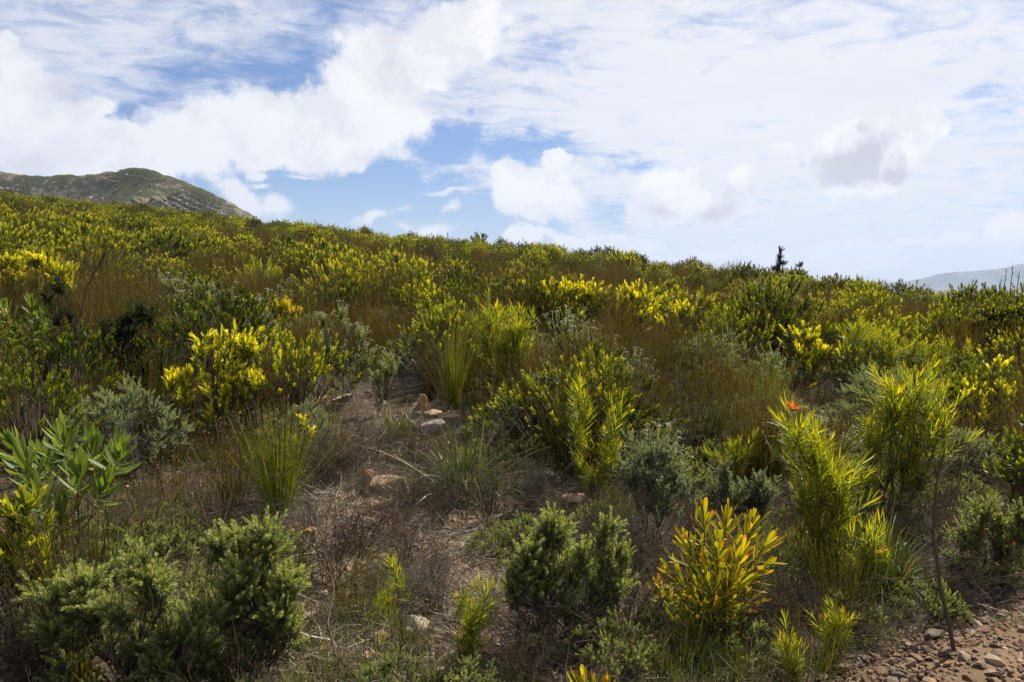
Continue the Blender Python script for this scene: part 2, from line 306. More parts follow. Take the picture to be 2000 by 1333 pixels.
# ------------------------------------------------------------------ mesh helpers
def kind(o, k): o['kind'] = k; return o
class G:
    """a pile of quads with two point attributes: tint (age or shade of its own colour) and along (0 base, 1 tip)"""
    def __init__(s): s.v = []; s.f = []; s.m = []; s.t = []; s.a = []; s.n = 0
    def add(s, v, f, mat, t, a):
        s.v.append(v); s.f.append(f + s.n); s.m.append(np.full(len(f), mat, np.int32) if np.isscalar(mat) else mat); s.t.append(t); s.a.append(a); s.n += len(v)
    def pack(s):
        if len(s.v) > 1: s.v = [np.concatenate(s.v)]; s.f = [np.concatenate(s.f)]; s.m = [np.concatenate(s.m)]; s.t = [np.concatenate(s.t)]; s.a = [np.concatenate(s.a)]
        return s
    def add_copies(s, g, mats, locs, dt):
        g.pack(); v = g.v[0]; n = len(locs)
        V = (np.einsum('nij,vj->nvi', mats, v) + locs[:, None, :]).reshape(-1, 3)
        f = (g.f[0][None] + (np.arange(n)*len(v))[:, None, None]).reshape(-1, 4)
        s.add(V, f, np.tile(g.m[0], n), (g.t[0][None] + dt[:, None]).ravel(), np.tile(g.a[0], n))
    def mesh(s, name, mats, smooth_=True):
        s.pack(); me = bpy.data.meshes.new(name); v, f = s.v[0], s.f[0]
        me.vertices.add(len(v)); me.vertices.foreach_set('co', v.astype(np.float32).ravel())
        me.loops.add(len(f)*4); me.loops.foreach_set('vertex_index', f.astype(np.int32).ravel())
        me.polygons.add(len(f)); me.polygons.foreach_set('loop_start', np.arange(len(f), dtype=np.int32)*4)
        me.polygons.foreach_set('material_index', s.m[0].astype(np.int32)); me.polygons.foreach_set('use_smooth', np.full(len(f), smooth_))
        for k, arr in (('tint', s.t[0]), ('along', s.a[0])):
            at = me.attributes.new(k, 'FLOAT', 'POINT'); at.data.foreach_set('value', arr.astype(np.float32))
        for m in mats: me.materials.append(M[m])
        me.update(calc_edges=True); return me
def unit(a): return a / np.maximum(np.linalg.norm(a, axis=-1, keepdims=True), 1e-9)
def quads_rows(k, c, n, closed=False):
    base = []
    cc = c if closed else c-1
    for j in range(k-1):
        for i in range(cc): base.append((j*c+i, j*c+(i+1) % c, (j+1)*c+(i+1) % c, (j+1)*c+i))
    base = np.array(base)
    return (base[None] + (np.arange(n)*k*c)[:, None, None]).reshape(-1, 4)
def leaves(g, P, D, N, L, W, mat, tint, prof=((0, .35), (.35, 1), (.75, .75), (1, .04)), curl=0.0, droop=0.0, fold=0.0):
    n = len(P); D = unit(D); S = unit(np.cross(D, N)); N = np.cross(S, D)
    L = np.broadcast_to(np.asarray(L, float), (n,)); W = np.broadcast_to(np.asarray(W, float), (n,)); curl = np.broadcast_to(np.asarray(curl, float), (n,)); droop = np.broadcast_to(np.asarray(droop, float), (n,))
    k = len(prof); cols = 3 if fold else 2
    V = np.zeros((n, k, cols, 3))
    for j, (t, w) in enumerate(prof):
        c = P + D*(L*t)[:, None] + N*(curl*L*t*t)[:, None] - np.array([0, 0, 1.0])*(droop*L*t*t)[:, None]
        hw = S*(W*w*0.5)[:, None]
        V[:, j, 0] = c - hw; V[:, j, -1] = c + hw
        if fold: V[:, j, 1] = c - N*(W*w*fold)[:, None]
    al = np.repeat(np.array([p[0] for p in prof]), cols)
    g.add(V.reshape(-1, 3), quads_rows(k, cols, n), mat, np.repeat(np.broadcast_to(np.asarray(tint, float), (n,)), k*cols), np.tile(al, n))
def tubes(g, P0, C1, P2, r0, r2, mat, tint, k=5, sides=4):
    n = len(P0); r0 = np.broadcast_to(np.asarray(r0, float), (n,)); r2 = np.broadcast_to(np.asarray(r2, float), (n,))
    V = np.zeros((n, k, sides, 3)); al = []
    for j in range(k):
        t = j/(k-1); c = P0*(1-t)**2 + C1*2*t*(1-t) + P2*t*t
        tg = unit((C1-P0)*(1-t) + (P2-C1)*t + 1e-6); ref = np.where(np.abs(tg[:, 2:3]) > .9, np.array([[1.0, 0, 0]]), np.array([[0, 0, 1.0]]))
        a = unit(np.cross(tg, ref)); b = np.cross(tg, a); rr = r0*(1-t) + r2*t
        for i in range(sides):
            an = 2*math.pi*i/sides; V[:, j, i] = c + (a*math.cos(an) + b*math.sin(an))*rr[:, None]
            al.append(t)
    g.add(V.reshape(-1, 3), quads_rows(k, sides, n, True), mat, np.repeat(np.broadcast_to(np.asarray(tint, float), (n,)), k*sides), np.tile(np.array(al), n))
def polar(az, tilt): return np.stack([np.sin(tilt)*np.cos(az), np.sin(tilt)*np.sin(az), np.cos(tilt)], -1)
GA = 2.39996

# ---- shoots: built along +z from the origin, then copied to each branch tip
def shoot(rng, n, length, leafL, leafW, a0, a1, mat, wood_m, t0, t1, curl=0.1, prof=None, bare=0.0, stem_r=.0025, fold=0.0, jit=.12):
    g = G(); f = np.sort(rng.uniform(bare, 1, n)); az = np.arange(n)*GA + rng.normal(0, .3, n)
    ang = a0*(1-f) + a1*f + rng.normal(0, .13, n)
    bend = rng.normal(0, .06, 2)*length
    P = np.stack([bend[0]*f*f, bend[1]*f*f, f*length], -1)
    D = polar(az, np.clip(ang, .05, 2.4)); N = -polar(az, np.clip(ang, .05, 2.4) + math.pi/2)
    LL = leafL*rng.uniform(.75, 1.15, n)*(1 - .35*np.clip((f-.8)/.2, 0, 1))
    kw = {} if prof is None else {'prof': prof}
    leaves(g, P, D, N, LL, leafW*rng.uniform(.8, 1.2, n), mat, np.clip(t0*(1-f)+t1*f+rng.normal(0, jit, n), 0, 1), curl=curl + rng.normal(0, .05, n), fold=fold, **kw)
    tubes(g, np.array([[0, 0, 0.]]), np.array([[0, 0, length*.5]]), np.array([[bend[0], bend[1], length]]), stem_r, stem_r*.4, wood_m, .5, 4, 3)
    return g.pack()
def bobble(rng, g, c, r, mat, n=14, tint=.6, flat=.5):
    """a small round flower head of short scales"""
    az = rng.uniform(0, 6.28, n); ti = np.arccos(rng.uniform(.0, 1, n)); D = polar(az, ti); D[:, 2] *= flat; D = unit(D)
    leaves(g, c + D*r*.3, D, unit(np.cross(D, rng.normal(0, 1, (n, 3)))), r*.8, r*.8, mat, tint + rng.normal(0, .2, n), prof=((0, .5), (.6, 1), (1, .3)))

NEEDLE = ((0, .6), (.5, 1), (1, .1))
BLADE = ((0, .5), (.3, 1), (.7, .8), (1, .05))
LANCE = ((0, .3), (.25, .8), (.6, 1), (.85, .65), (1, .05))
STRAP = ((0, .32), (.3, .6), (.62, .95), (.85, 1), (.96, .7), (1, .25))
def make_shoots(kind, rng, k=4):
    o = []
    for i in range(k):
        q = rng.uniform(.85, 1.15)
        if kind == 'cone': o.append(shoot(rng, 26, .15*q, .062, .0125, .75, .22, 0, 1, .15, .95, .10, LANCE[:4] + (LANCE[4],)))
        elif kind == 'cone_far': o.append(shoot(rng, 22, .13*q, .058, .0155, 1.1, .3, 0, 1, .1, .95, .1, NEEDLE))
        elif kind == 'pin': o.append(shoot(rng, 38, .34*q, .122, .0060, 1.3, .42, 0, 1, .3, .72, .12, BLADE, .02, .0035))
        elif kind == 'pin_far': o.append(shoot(rng, 30, .28*q, .10, .010, 1.05, .3, 0, 1, .25, .75, .16, NEEDLE, .08, .003))
        elif kind == 'fine':     # a sprig: one bottlebrush with side branchlets
            g = shoot(rng, 110, .12*q, .018, .0024, 1.15, .5, 0, 1, .2, .9, .1, NEEDLE, .05, .0018, jit=.15)
            for j in range(5):
                sd = shoot(rng, 80, .075*rng.uniform(.7, 1.2), .016, .0024, 1.15, .5, 0, 1, .2, .9, .1, NEEDLE, .1, .0014, jit=.15)
                d = polar(np.array([j*GA + rng.uniform(0, .8)]), np.array([rng.uniform(.45, .8)])); a_ = unit(np.cross(d, [[0, 0, 1.]])); fr = np.stack([a_, np.cross(d, a_), d], -1)
                g.add_copies(sd, fr, np.array([[0, 0, .12*q*rng.uniform(.05, .65)]]), np.zeros(1))
            o.append(g.pack())
        elif kind == 'fine_far': o.append(shoot(rng, 34, .11*q, .022, .006, 1.1, .5, 0, 1, .2, .85, .1, ((0, .6), (1, .5)), .05, .0018, jit=.15))
        elif kind == 'tiny':
            g = shoot(rng, 60, .09*q, .009, .0034, 1.2, .6, 0, 1, .3, .7, .1, NEEDLE, .0, .0016, jit=.2)
            for j in range(5):
                sd = shoot(rng, 46, .055*rng.uniform(.7, 1.2), .009, .0034, 1.2, .6, 0, 1, .3, .8, .1, NEEDLE, .1, .0012, jit=.2)
                d = polar(np.array([j*GA + rng.uniform(0, .8)]), np.array([rng.uniform(.4, .9)])); a_ = unit(np.cross(d, [[0, 0, 1.]])); fr = np.stack([a_, np.cross(d, a_), d], -1)
                g.add_copies(sd, fr, np.array([[0, 0, .09*q*rng.uniform(.0, .7)]]), np.zeros(1))
            o.append(g.pack())
        elif kind == 'cup':   # bare stalk with a flat cluster of small heads
            g = shoot(rng, 60, .13*q, .020, .0045, 1.0, .45, 0, 1, .35, .85, .1, NEEDLE, .0, .002, jit=.15)
            for j in range(4 if i else 6):
                a = j*GA; rr = .011*math.sqrt(j); bobble(rng, g, np.array([[rr*math.cos(a), rr*math.sin(a), .13*q + .010 - .1*rr]]), .0066, 2, 8)
            o.append(g.pack())
    return o
rng0 = np.random.default_rng(11)
SH = {k: make_shoots(k, rng0) for k in ('cone', 'cone_far', 'pin', 'pin_far', 'fine', 'fine_far', 'tiny', 'cup')}

def frames(D, rng):
    D = unit(D); a = unit(np.cross(D, rng.normal(0, 1, D.shape))); b = np.cross(D, a)
    return np.stack([a, b, D], -1)
def dome(rng, n, w, h, low=.35):
    """branch tips over a rounded crown about the origin"""
    az = rng.uniform(0, 6.28, n); ct = rng.uniform(0.02, 1, n); rho = rng.uniform(.35, 1, n)**.5
    lump = 1 + .22*np.sin(az*3 + rng.uniform(0, 6)) + .12*np.sin(az*5 + 1)
    st = np.sqrt(1-ct*ct)
    P = np.stack([w/2*st*np.cos(az)*rho*lump, w/2*st*np.sin(az)*rho*lump, h*(low + (1-low)*ct*rho)*rng.uniform(.85, 1.05, n)], -1)
    D = unit(np.stack([np.cos(az)*st*.75, np.sin(az)*st*.75, .55 + ct], -1) + rng.normal(0, .15, (n, 3)))
    return P, D
def branches(rng, tips, dirs, base, nfork, rb, rt=.0022, mat=0, forkh=.42, sides=4, bspread=.03):
    g = G(); n = len(tips); nf = max(1, min(nfork, n)); cen = tips[rng.choice(n, nf, replace=False)]
    own = np.argmin(((tips[:, None] - cen[None])**2).sum(-1), 1)
    fk = np.array([(tips[own == i].mean(0) if (own == i).any() else cen[i]) for i in range(nf)])
    fork = base + (fk - base)*np.array([.55, .55, forkh]) + rng.normal(0, .02, (nf, 3))
    b0 = base + np.concatenate([rng.normal(0, bspread, (nf, 2)) + (fork-base)[:, :2]*.25, np.full((nf, 1), -.04)], 1)
    tubes(g, b0, b0*.55 + fork*.45 + np.array([0, 0, .05]), fork, rb, rb*.6, mat, rng.uniform(0, 1, nf), 5, sides)
    f = fork[own]; L = np.linalg.norm(tips - f, axis=1)[:, None]
    tubes(g, f, tips - unit(dirs)*L*.4, tips, rb*.45, rt, mat, rng.uniform(0, 1, n), 5, 3)
    return g

# ------------------------------------------------------------------ object helpers
def thing(name, label, cat, loc=(0, 0, 0), group=None):
    o = bpy.data.objects.new(name, None); C.objects.link(o); o.location = loc; o.empty_display_size = .1
    o['label'] = label; o['category'] = cat
    if group: o['group'] = group
    return o
def part(name, me, parent=None, loc=None, mat=None):
    o = bpy.data.objects.new(name, me); C.objects.link(o)
    if parent: o.parent = parent
    if mat is not None: o.matrix_basis = mat
    elif loc is not None: o.location = loc
    return o
def tag(o, label, cat, group=None):
    o['label'] = label; o['category'] = cat
    if group: o['group'] = group
    return o
def m4(m3, loc, s=1.0):
    m = np.eye(4); m[:3, :3] = m3*s; m[:3, 3] = loc; return Matrix(m.tolist())

# ================================================================== SETTING
# ground sheet: rings round the viewpoint, fine in front
tha = np.concatenate([np.arange(-46, 46.01, .28), np.arange(49, 314, 3.0)])
nth = len(tha); rr = [0.25]
while rr[-1] < 7500: rr.append(rr[-1]*1.03)
rr = np.array(rr); nr = len(rr)
TH, RR = np.meshgrid(np.radians(tha), rr)
X = RR*np.sin(TH); Y = RR*np.cos(TH); Z = hz(X, Y)
v = np.stack([X, Y, Z], -1).reshape(-1, 3)
i, j = np.meshgrid(np.arange(nr-1), np.arange(nth), indexing='ij'); j2 = (j+1) % nth
f = np.stack([i*nth+j, (i+1)*nth+j, (i+1)*nth+j2, i*nth+j2], -1).reshape(-1, 4)[:, ::-1]
v = np.concatenate([v, [[0, 0, float(hz(0, 0))]]]); g = G(); g.add(v, f, 0, np.zeros(len(v)), np.zeros(len(v)))
me = g.mesh('ground', ['soil']); kind(part('ground', me), 'structure')

# gravel track along the near right corner
e0, e1 = hit(1600, 1320)[:2], hit(2000, 1152)[:2]
ed = (e1-e0)/np.linalg.norm(e1-e0); en = np.array([ed[1], -ed[0]])      # en points to the right, onto the track
a = np.linspace(-9, 9, 190); b = np.linspace(0, 3.8, 70)
A, B = np.meshgrid(a, b, indexing='ij')
wob = .10*fbm(a*1.4, a*0+2, 31, 3)
Bp = B*(1) + (wob[:, None])*np.clip(1-B/1.0, 0, 1)
TX = e0[0] + ed[0]*A + en[0]*Bp; TY = e0[1] + ed[1]*A + en[1]*Bp
edge = np.clip(np.minimum(B/.12, (3.8-B)/.12), 0, 1)
TZ = hz(TX, TY) + .018*edge - .006 + .02*fbm(TX*5, TY*5, 77, 3)*edge
g = G(); vv = np.stack([TX, TY, TZ], -1).reshape(-1, 3)
g.add(vv, quads_rows(len(a), len(b), 1), 0, np.zeros(len(vv)), np.zeros(len(vv)))
track = kind(part('gravel_track', g.mesh('gravel_track', ['track'])), 'structure')
def track_z(x, y): return hz(x, y) + .012
def on_track(x, y):
    q = (x-e0[0])*en[0] + (y-e0[1])*en[1]; p_ = (x-e0[0])*ed[0] + (y-e0[1])*ed[1]
    return (q > .02) & (q < 3.8) & (np.abs(p_) < 9)

# mountain behind the hill, on the left
def mountain(name, prof, dist, depth, base, mname, rough, dx, seed, back=1.0, amp=1.0):
    us_ = np.array([p[0] for p in prof], float); pts = [at_depth(p[0], p[1], dist) for p in prof]
    xs = np.array([p[0] for p in pts]); zs = np.array([p[2] for p in pts])
    gx = np.arange(xs[0], xs[-1], dx); gy = np.linspace(-depth, depth*back, 90)
    GX, GY = np.meshgrid(gx, gy, indexing='ij')
    ridge = np.interp(gx, xs, zs)
    t = np.clip(-GY/depth, 0, 1); tb = np.clip(GY/(depth*back), 0, 1)
    k = np.where(GY < 0, 1 - t**.9, 1 - tb**1.3)
    H = base + (ridge[:, None] - base)*k
    n = fbm(GX/dist*9, GY/dist*9, seed, 6)*rough*np.clip(np.abs(GY)/(depth*.18), .12, 1)*np.clip(k*4, 0, 1)
    H = H + n + rough*.10*fbm(GX/dist*120, GY/dist*120, seed+5, 3)
    g = G(); V = np.stack([GX, GY + dist, H], -1).reshape(-1, 3)
    g.add(V, quads_rows(len(gx), len(gy), 1), 0, np.zeros(len(V)), np.zeros(len(V)))
    return kind(part(name, g.mesh(name, [mname])), 'structure'), (gx, gy, H)
def mount_mat(name, near):
    m, t, out = new_mat(name); pos = nd(t, 'ShaderNodeNewGeometry').outputs['Position']
    sc = 2.0 if near else .18
    n1 = noise(pos, .02*sc, 6, .65, .3, tree=t); n2 = noise(pos, .12*sc, 6, .68, tree=t); n3 = noise(pos, .6*sc, 3, .6, tree=t)
    c = mixc(smooth(n1, .35, .65, t), (.034, .040, .009), (.060, .060, .014), tree=t)
    c = mixc(mth('MULTIPLY', smooth(n2, .45, .7, t), .6, tree=t), c, (.028, .032, .012), tree=t)
    rk = smooth(mth('ADD', mth('ADD', mth('MULTIPLY', n1, .55, tree=t), mth('MULTIPLY', n2, .5, tree=t), tree=t), mth('MULTIPLY', n3, .3, tree=t), tree=t), .70, .78, t)
    c = mixc(mth('MULTIPLY', rk, .8, tree=t), c, mixc(n3, (.16, .12, .09), (.3, .25, .21), tree=t), tree=t)
    p = nd(t, 'ShaderNodeBsdfPrincipled'); lk(t, p.inputs['Base Color'], c); p.inputs['Roughness'].default_value = .95; p.inputs['Specular IOR Level'].default_value = .05
    bp = nd(t, 'ShaderNodeBump'); bp.inputs['Strength'].default_value = .8; bp.inputs['Distance'].default_value = 2.0/sc
    lk(t, bp.inputs['Height'], n2); lk(t, p.inputs['Normal'], bp.outputs[0])
    t.links.new(p.outputs[0], out.inputs[0]); return m
M['mount'] = mount_mat('scrubby rocky mountainside', True); M['mount_far'] = mount_mat('far mountainside', False)
prof = [(-420, 300), (-300, 285), (-200, 300), (-100, 318), (0, 332), (30, 338), (80, 341), (150, 338), (215, 335), (245, 329), (265, 327), (290, 330), (310, 337), (340, 345), (380, 362), (432, 385), (483, 412), (508, 428), (572, 470), (650, 520), (705, 560)]
mt, (gx, gy, MH) = mountain('mountain', prof, 480, 168, -60, 'mount', 13, 1.3, 3)
prof = [(1500, 566), (1640, 558), (1740, 552), (1790, 546), (1830, 536), (1860, 531), (1910, 529), (1950, 526), (2000, 521), (2060, 514), (2150, 510), (2300, 518), (2500, 530), (2700, 556)]
mountain('far_mountain', prof, 6000, 900, -70, 'mount_far', 76, 16, 8)
prof = [(-500, 520), (0, 533), (400, 541), (900, 538), (1300, 549), (1600, 561)]
mountain('far_hills', prof, 6600, 760, -70, 'mount_far', 38, 36, 21)

# boulders and outcrops on the mountain (joined: far too small to pick apart)
rng = np.random.default_rng(5)
def hull_stone(rng, npts=18, squash=(1, .8, .6), rough=0.0, sub=0):
    bm = bmesh.new(); P = unit(rng.normal(0, 1, (npts, 3)))*rng.uniform(.8, 1.0, (npts, 1))*np.array(squash)
    for p in P: bm.verts.new(p)
    bmesh.ops.convex_hull(bm, input=bm.verts)
    for vv_ in [w for w in bm.verts if not w.link_faces]: bm.verts.remove(vv_)
    if sub:
        bmesh.ops.bevel(bm, geom=list(bm.edges), offset=.045, segments=1, affect='EDGES', clamp_overlap=True)
        bmesh.ops.triangulate(bm, faces=list(bm.faces))
        bmesh.ops.subdivide_edges(bm, edges=list(bm.edges), cuts=sub, use_grid_fill=True)
        co = np.array([w.co[:] for w in bm.verts])
        n = fbm(co[:, 0]*3+co[:, 2]*2+5, co[:, 1]*3-co[:, 2]*2, int(rng.integers(999)), 4)*rough
        lay = np.round(co[:, 2]*5)/5*.0
        for w, q in zip(bm.verts, n): w.co *= 1 + q
    bmesh.ops.triangulate(bm, faces=list(bm.faces))
    bm.verts.ensure_lookup_table()
    v = np.array([w.co[:] for w in bm.verts]); f = np.array([[l.index for l in fc.verts] for fc in bm.faces]); bm.free()
    return v, f
def tri_mesh(name, v, f, mats, smooth_=False, tint=None, angle=None):
    me = bpy.data.meshes.new(name)
    me.vertices.add(len(v)); me.vertices.foreach_set('co', np.asarray(v, np.float32).ravel())
    me.loops.add(len(f)*3); me.loops.foreach_set('vertex_index', np.asarray(f, np.int32).ravel())
    me.polygons.add(len(f)); me.polygons.foreach_set('loop_start', np.arange(len(f), dtype=np.int32)*3)
    me.polygons.foreach_set('use_smooth', np.full(len(f), smooth_))
    if tint is not None:
        at = me.attributes.new('tint', 'FLOAT', 'POINT'); at.data.foreach_set('value', np.asarray(tint, np.float32))
    for m in mats: me.materials.append(M[m])
    me.update(calc_edges=True); return me
def scatter_stones(protos, loc, scl, rng, flat=1.0):
    V, Fc, T = [], [], []; off = 0
    for p, s in zip(loc, scl):
        v, f = protos[rng.integers(len(protos))]; a = rng.uniform(0, 6.28); c, sn = math.cos(a), math.sin(a)
        w = v*s; w = np.stack([w[:, 0]*c - w[:, 1]*sn, w[:, 0]*sn + w[:, 1]*c, w[:, 2]*flat], -1) + p
        V.append(w); Fc.append(f+off); T.append(np.full(len(v), rng.uniform(0, 1))); off += len(v)
    return np.concatenate(V), np.concatenate(Fc), np.concatenate(T)
protos = [hull_stone(rng, 11, (1, .75, .6)) for _ in range(8)]
def mz(x, yrel):
    ix = np.clip(np.searchsorted(gx, x), 0, len(gx)-1); iy = np.clip(np.searchsorted(gy, yrel), 0, len(gy)-1); return MH[ix, iy]
loc, scl = [], []
while len(loc) < 4500:
    x = rng.uniform(gx[0], gx[-1]); yr = rng.uniform(-132, -3); z = mz(x, yr)
    u, w = project(np.array([x, 480+yr, z]))
    if u < -60: continue
    d = fbm(x/30, yr/16, 44, 4) - .10
    d += .5*math.exp(-((u-240)/50)**2 - ((w-342)/10)**2) + .8*math.exp(-((u-405)/80)**2 - ((w-396)/26)**2) + .35*math.exp(-((u-20)/40)**2-((w-365)/25)**2) + .4*math.exp(-((u-320)/25)**2 - ((w-346)/8)**2)
    if d > .22 or rng.uniform() < .02: loc.append((x, 480+yr, z)); scl.append(rng.uniform(.45, 1.5)**3.4*(.18 if yr > -9 else .48))
v, f, t = scatter_stones(protos, np.array(loc), np.array(scl), rng, 1.1)
M['rock_mt'] = stone_mat('mountain rock', [(.20, .155, .125), (.33, .28, .235), (.15, .115, .09), (.27, .22, .18)], 1.0, .3)
o = kind(part('mountain_boulders', tri_mesh('mountain_boulders', v, f, ['rock_mt'], tint=t), mt), 'stuff')

# ================================================================== PLANTS
def finish_g(groups, name, mats): return groups.mesh(name, mats)
SPEC = {   # kind: (near shoots, far shoots, leaf material, wood material, third material)
    'yellow_conebush': ('cone', 'cone_far', 'cone_yellow', 'wood', None),
    'green_conebush': ('cone', 'cone_far', 'cone_green', 'wood', None),
    'pincushion_bush': ('pin', 'pin_far', 'pin', 'wood_red', None),
    'grey_shrub': ('fine', 'fine_far', 'grey', 'wood_grey', None),
    'heath_shrub': ('fine', 'fine_far', 'fine', 'wood', None),
    'everlasting_bush': ('cup', 'cup', 'fine', 'wood_grey', 'white'),
}
def mats_of(k): s = SPEC[k]; return [s[2], s[3]] + ([s[4]] if s[4] else [])
def shrub_geo(kind_, rng, near, w, h, ntips, nfork, low=.35, scale=1.0):
    s = SPEC[kind_]; P, D = dome(rng, ntips, w, h - .12*scale, low); sh = SH[s[0] if near else s[1]]
    gw = branches(rng, P, D, np.zeros(3), nfork, .011, mat=1)
    gl = G(); pick = rng.integers(0, len(sh), ntips); fr = frames(D, rng); sc = scale*rng.uniform(.75, 1.15, ntips)
    for i_, q in enumerate(sh):
        k = pick == i_
        if k.any(): gl.add_copies(q, fr[k]*sc[k][:, None, None], P[k], rng.normal(0, .08, k.sum()))
    return gw, gl
def reed_geo(rng, n, h, spread, w=.0032, heads=True, base_r=.06, droop=.12, lean=(0, 0)):
    g = G(); az = rng.uniform(0, 6.28, n); ti = np.abs(rng.normal(0, spread, n)); D = polar(az, ti); D[:, 0] += lean[0]; D[:, 1] += lean[1]; D = unit(D)
    br = base_r*np.sqrt(rng.uniform(0, 1, n)); P = np.stack([br*np.cos(az), br*np.sin(az), np.full(n, -.03)], -1)
    L = h*rng.uniform(.35, 1.08, n)**.8; N = unit(np.cross(D, rng.normal(0, 1, (n, 3))))
    tint = np.clip(rng.normal(.4, .22, n), 0, 1); dr = droop*rng.uniform(.3, 1.6, n)*(.3 + ti/spread*.5)
    leaves(g, P, D, N, L, w, 0, tint, prof=((0, 1), (.4, .9), (.75, .75), (1, .35)), droop=dr)
    if heads:
        tip = P + D*L[:, None] - np.array([0, 0, 1.])*(dr*L)[:, None]
        k = np.repeat(np.where(rng.uniform(0, 1, n) < .75)[0], 4)
        fpos = rng.uniform(.78, 1.0, len(k)); Q = P[k] + D[k]*(L[k]*fpos)[:, None] - np.array([0, 0, 1.])*(dr[k]*L[k]*fpos**2)[:, None]
        dd = unit(D[k] + rng.normal(0, .45, (len(k), 3)))
        leaves(g, Q, dd, unit(np.cross(dd, rng.normal(0, 1, dd.shape))), .02, .006, 1, rng.uniform(.3, 1, len(k)), prof=NEEDLE)
    return g
def grass_geo(rng, n, L, w=.004, spread=.75, droop=.55, base_r=.07, tint=(.45, .25)):
    g = G(); az = rng.uniform(0, 6.28, n); ti = np.abs(rng.normal(0, spread, n)).clip(0, 1.35); D = polar(az, ti)
    br = base_r*np.sqrt(rng.uniform(0, 1, n)); P = np.stack([br*np.cos(az), br*np.sin(az), np.full(n, -.02)], -1)
    LL = L*rng.uniform(.45, 1.1, n); N = unit(np.cross(np.cross(D, [0, 0, 1.]), D) + rng.normal(0, .25, (n, 3)))
    leaves(g, P, D, N, LL, w*rng.uniform(.6, 1.3, n), 0, np.clip(rng.normal(tint[0], tint[1], n), 0, 1), prof=((0, .8), (.25, 1), (.5, .95), (.75, .7), (1, .06)), droop=droop*rng.uniform(.3, 1.5, n))
    return g
def twig_geo(rng, n1, h, w, n2=5, r=.003):
    g = G(); az = rng.uniform(0, 6.28, n1); ti = np.abs(rng.normal(0, .75, n1)).clip(0, 1.4); D = polar(az, ti); L = h*rng.uniform(.5, 1.1, n1)*(1 + (w/h-1)*np.sin(ti))
    P = np.concatenate([rng.normal(0, .05*w, (n1, 2)), np.full((n1, 1), -.02)], 1); E = P + D*L[:, None]; Cc = P + D*(L*.5)[:, None] + rng.normal(0, .08, (n1, 3))*L[:, None]
    tubes(g, P, Cc, E, r, r*.4, 0, rng.uniform(0, 1, n1), 4, 3)
    for lev in range(2):
        k = np.repeat(np.arange(len(P)), n2 if lev == 0 else 3); t = rng.uniform(.35, 1, len(k))[:, None]
        Q = P[k]*(1-t)**2 + Cc[k]*2*t*(1-t) + E[k]*t*t; d2 = unit(E[k]-P[k] + rng.normal(0, .75, (len(k), 3))*L[k][:, None]*.9); L2 = L[k]*rng.uniform(.2, .5, len(k))
        E2 = Q + d2*L2[:, None]; C2 = (Q+E2)/2 + rng.normal(0, .12, (len(k), 3))*L2[:, None]
        tubes(g, Q, C2, E2, r*(.5 if lev == 0 else .35), r*.25, 0, rng.uniform(0, 1, len(k)), 3, 3)
        P, Cc, E, L = Q, C2, E2, L2
    return g

# ---- hero shrubs, each with its own crown (lobes given as seen from the track, at the plant's own depth)
def lobe_tips(rng, lobes, depth, dens=1.0):
    Ps, Ds, sub = [], [], []
    for (u, v, ru, rv, n) in lobes:
        if n >= 36:
            m_ = max(3, int(n/11)); an = rng.uniform(0, 6.28, m_); q_ = rng.uniform(.1, 1, m_)**.5
            for j_ in range(m_): sub.append((u + ru*.85*q_[j_]*math.cos(an[j_]), v + rv*.85*q_[j_]*math.sin(an[j_]), ru*rng.uniform(.22, .4), rv*rng.uniform(.3, .55), n/m_, rng.uniform(-1, 1)*.6*ru))
        else: sub.append((u, v, ru, rv, n, 0))
    for (u, v, ru, rv, n, doff) in sub:
        n = max(2, int(n*dens)); c = at_depth(u, v, depth + doff*depth/F); s = depth/F; rx, rz = ru*s, rv*s; ry = (rx+rz)/2*.9
        d = unit(rng.normal(0, 1, (n, 3))); d[:, 2] = np.where(d[:, 2] < -.2, -d[:, 2]*.6, d[:, 2]); ph = rng.uniform(0, 6.28, 4); rho = (rng.uniform(.2, 1, n)**.5*(1 + .26*np.sin(d[:, 0]*4.2+ph[0]) + .2*np.sin(d[:, 1]*5+ph[1]) + .3*np.sin(d[:, 0]*8+d[:, 2]*5+ph[2])))[:, None]
        d = d + rng.normal(0, .24, (n, 3))
        Ps.append(c + d*rho*np.array([rx, ry, rz])); Ds.append(unit(d*np.array([.7, .7, .35]) + np.array([0, 0, .95]) + rng.normal(0, .2, (n, 3))))
    return np.concatenate(Ps), np.concatenate(Ds)
def mesh_shoots(key, mats):
    ck = (key, tuple(mats))
    if ck not in MS: MS[ck] = [g.mesh('leafy_shoot', mats) for g in SH[key]]
    return MS[ck]
MS = {}
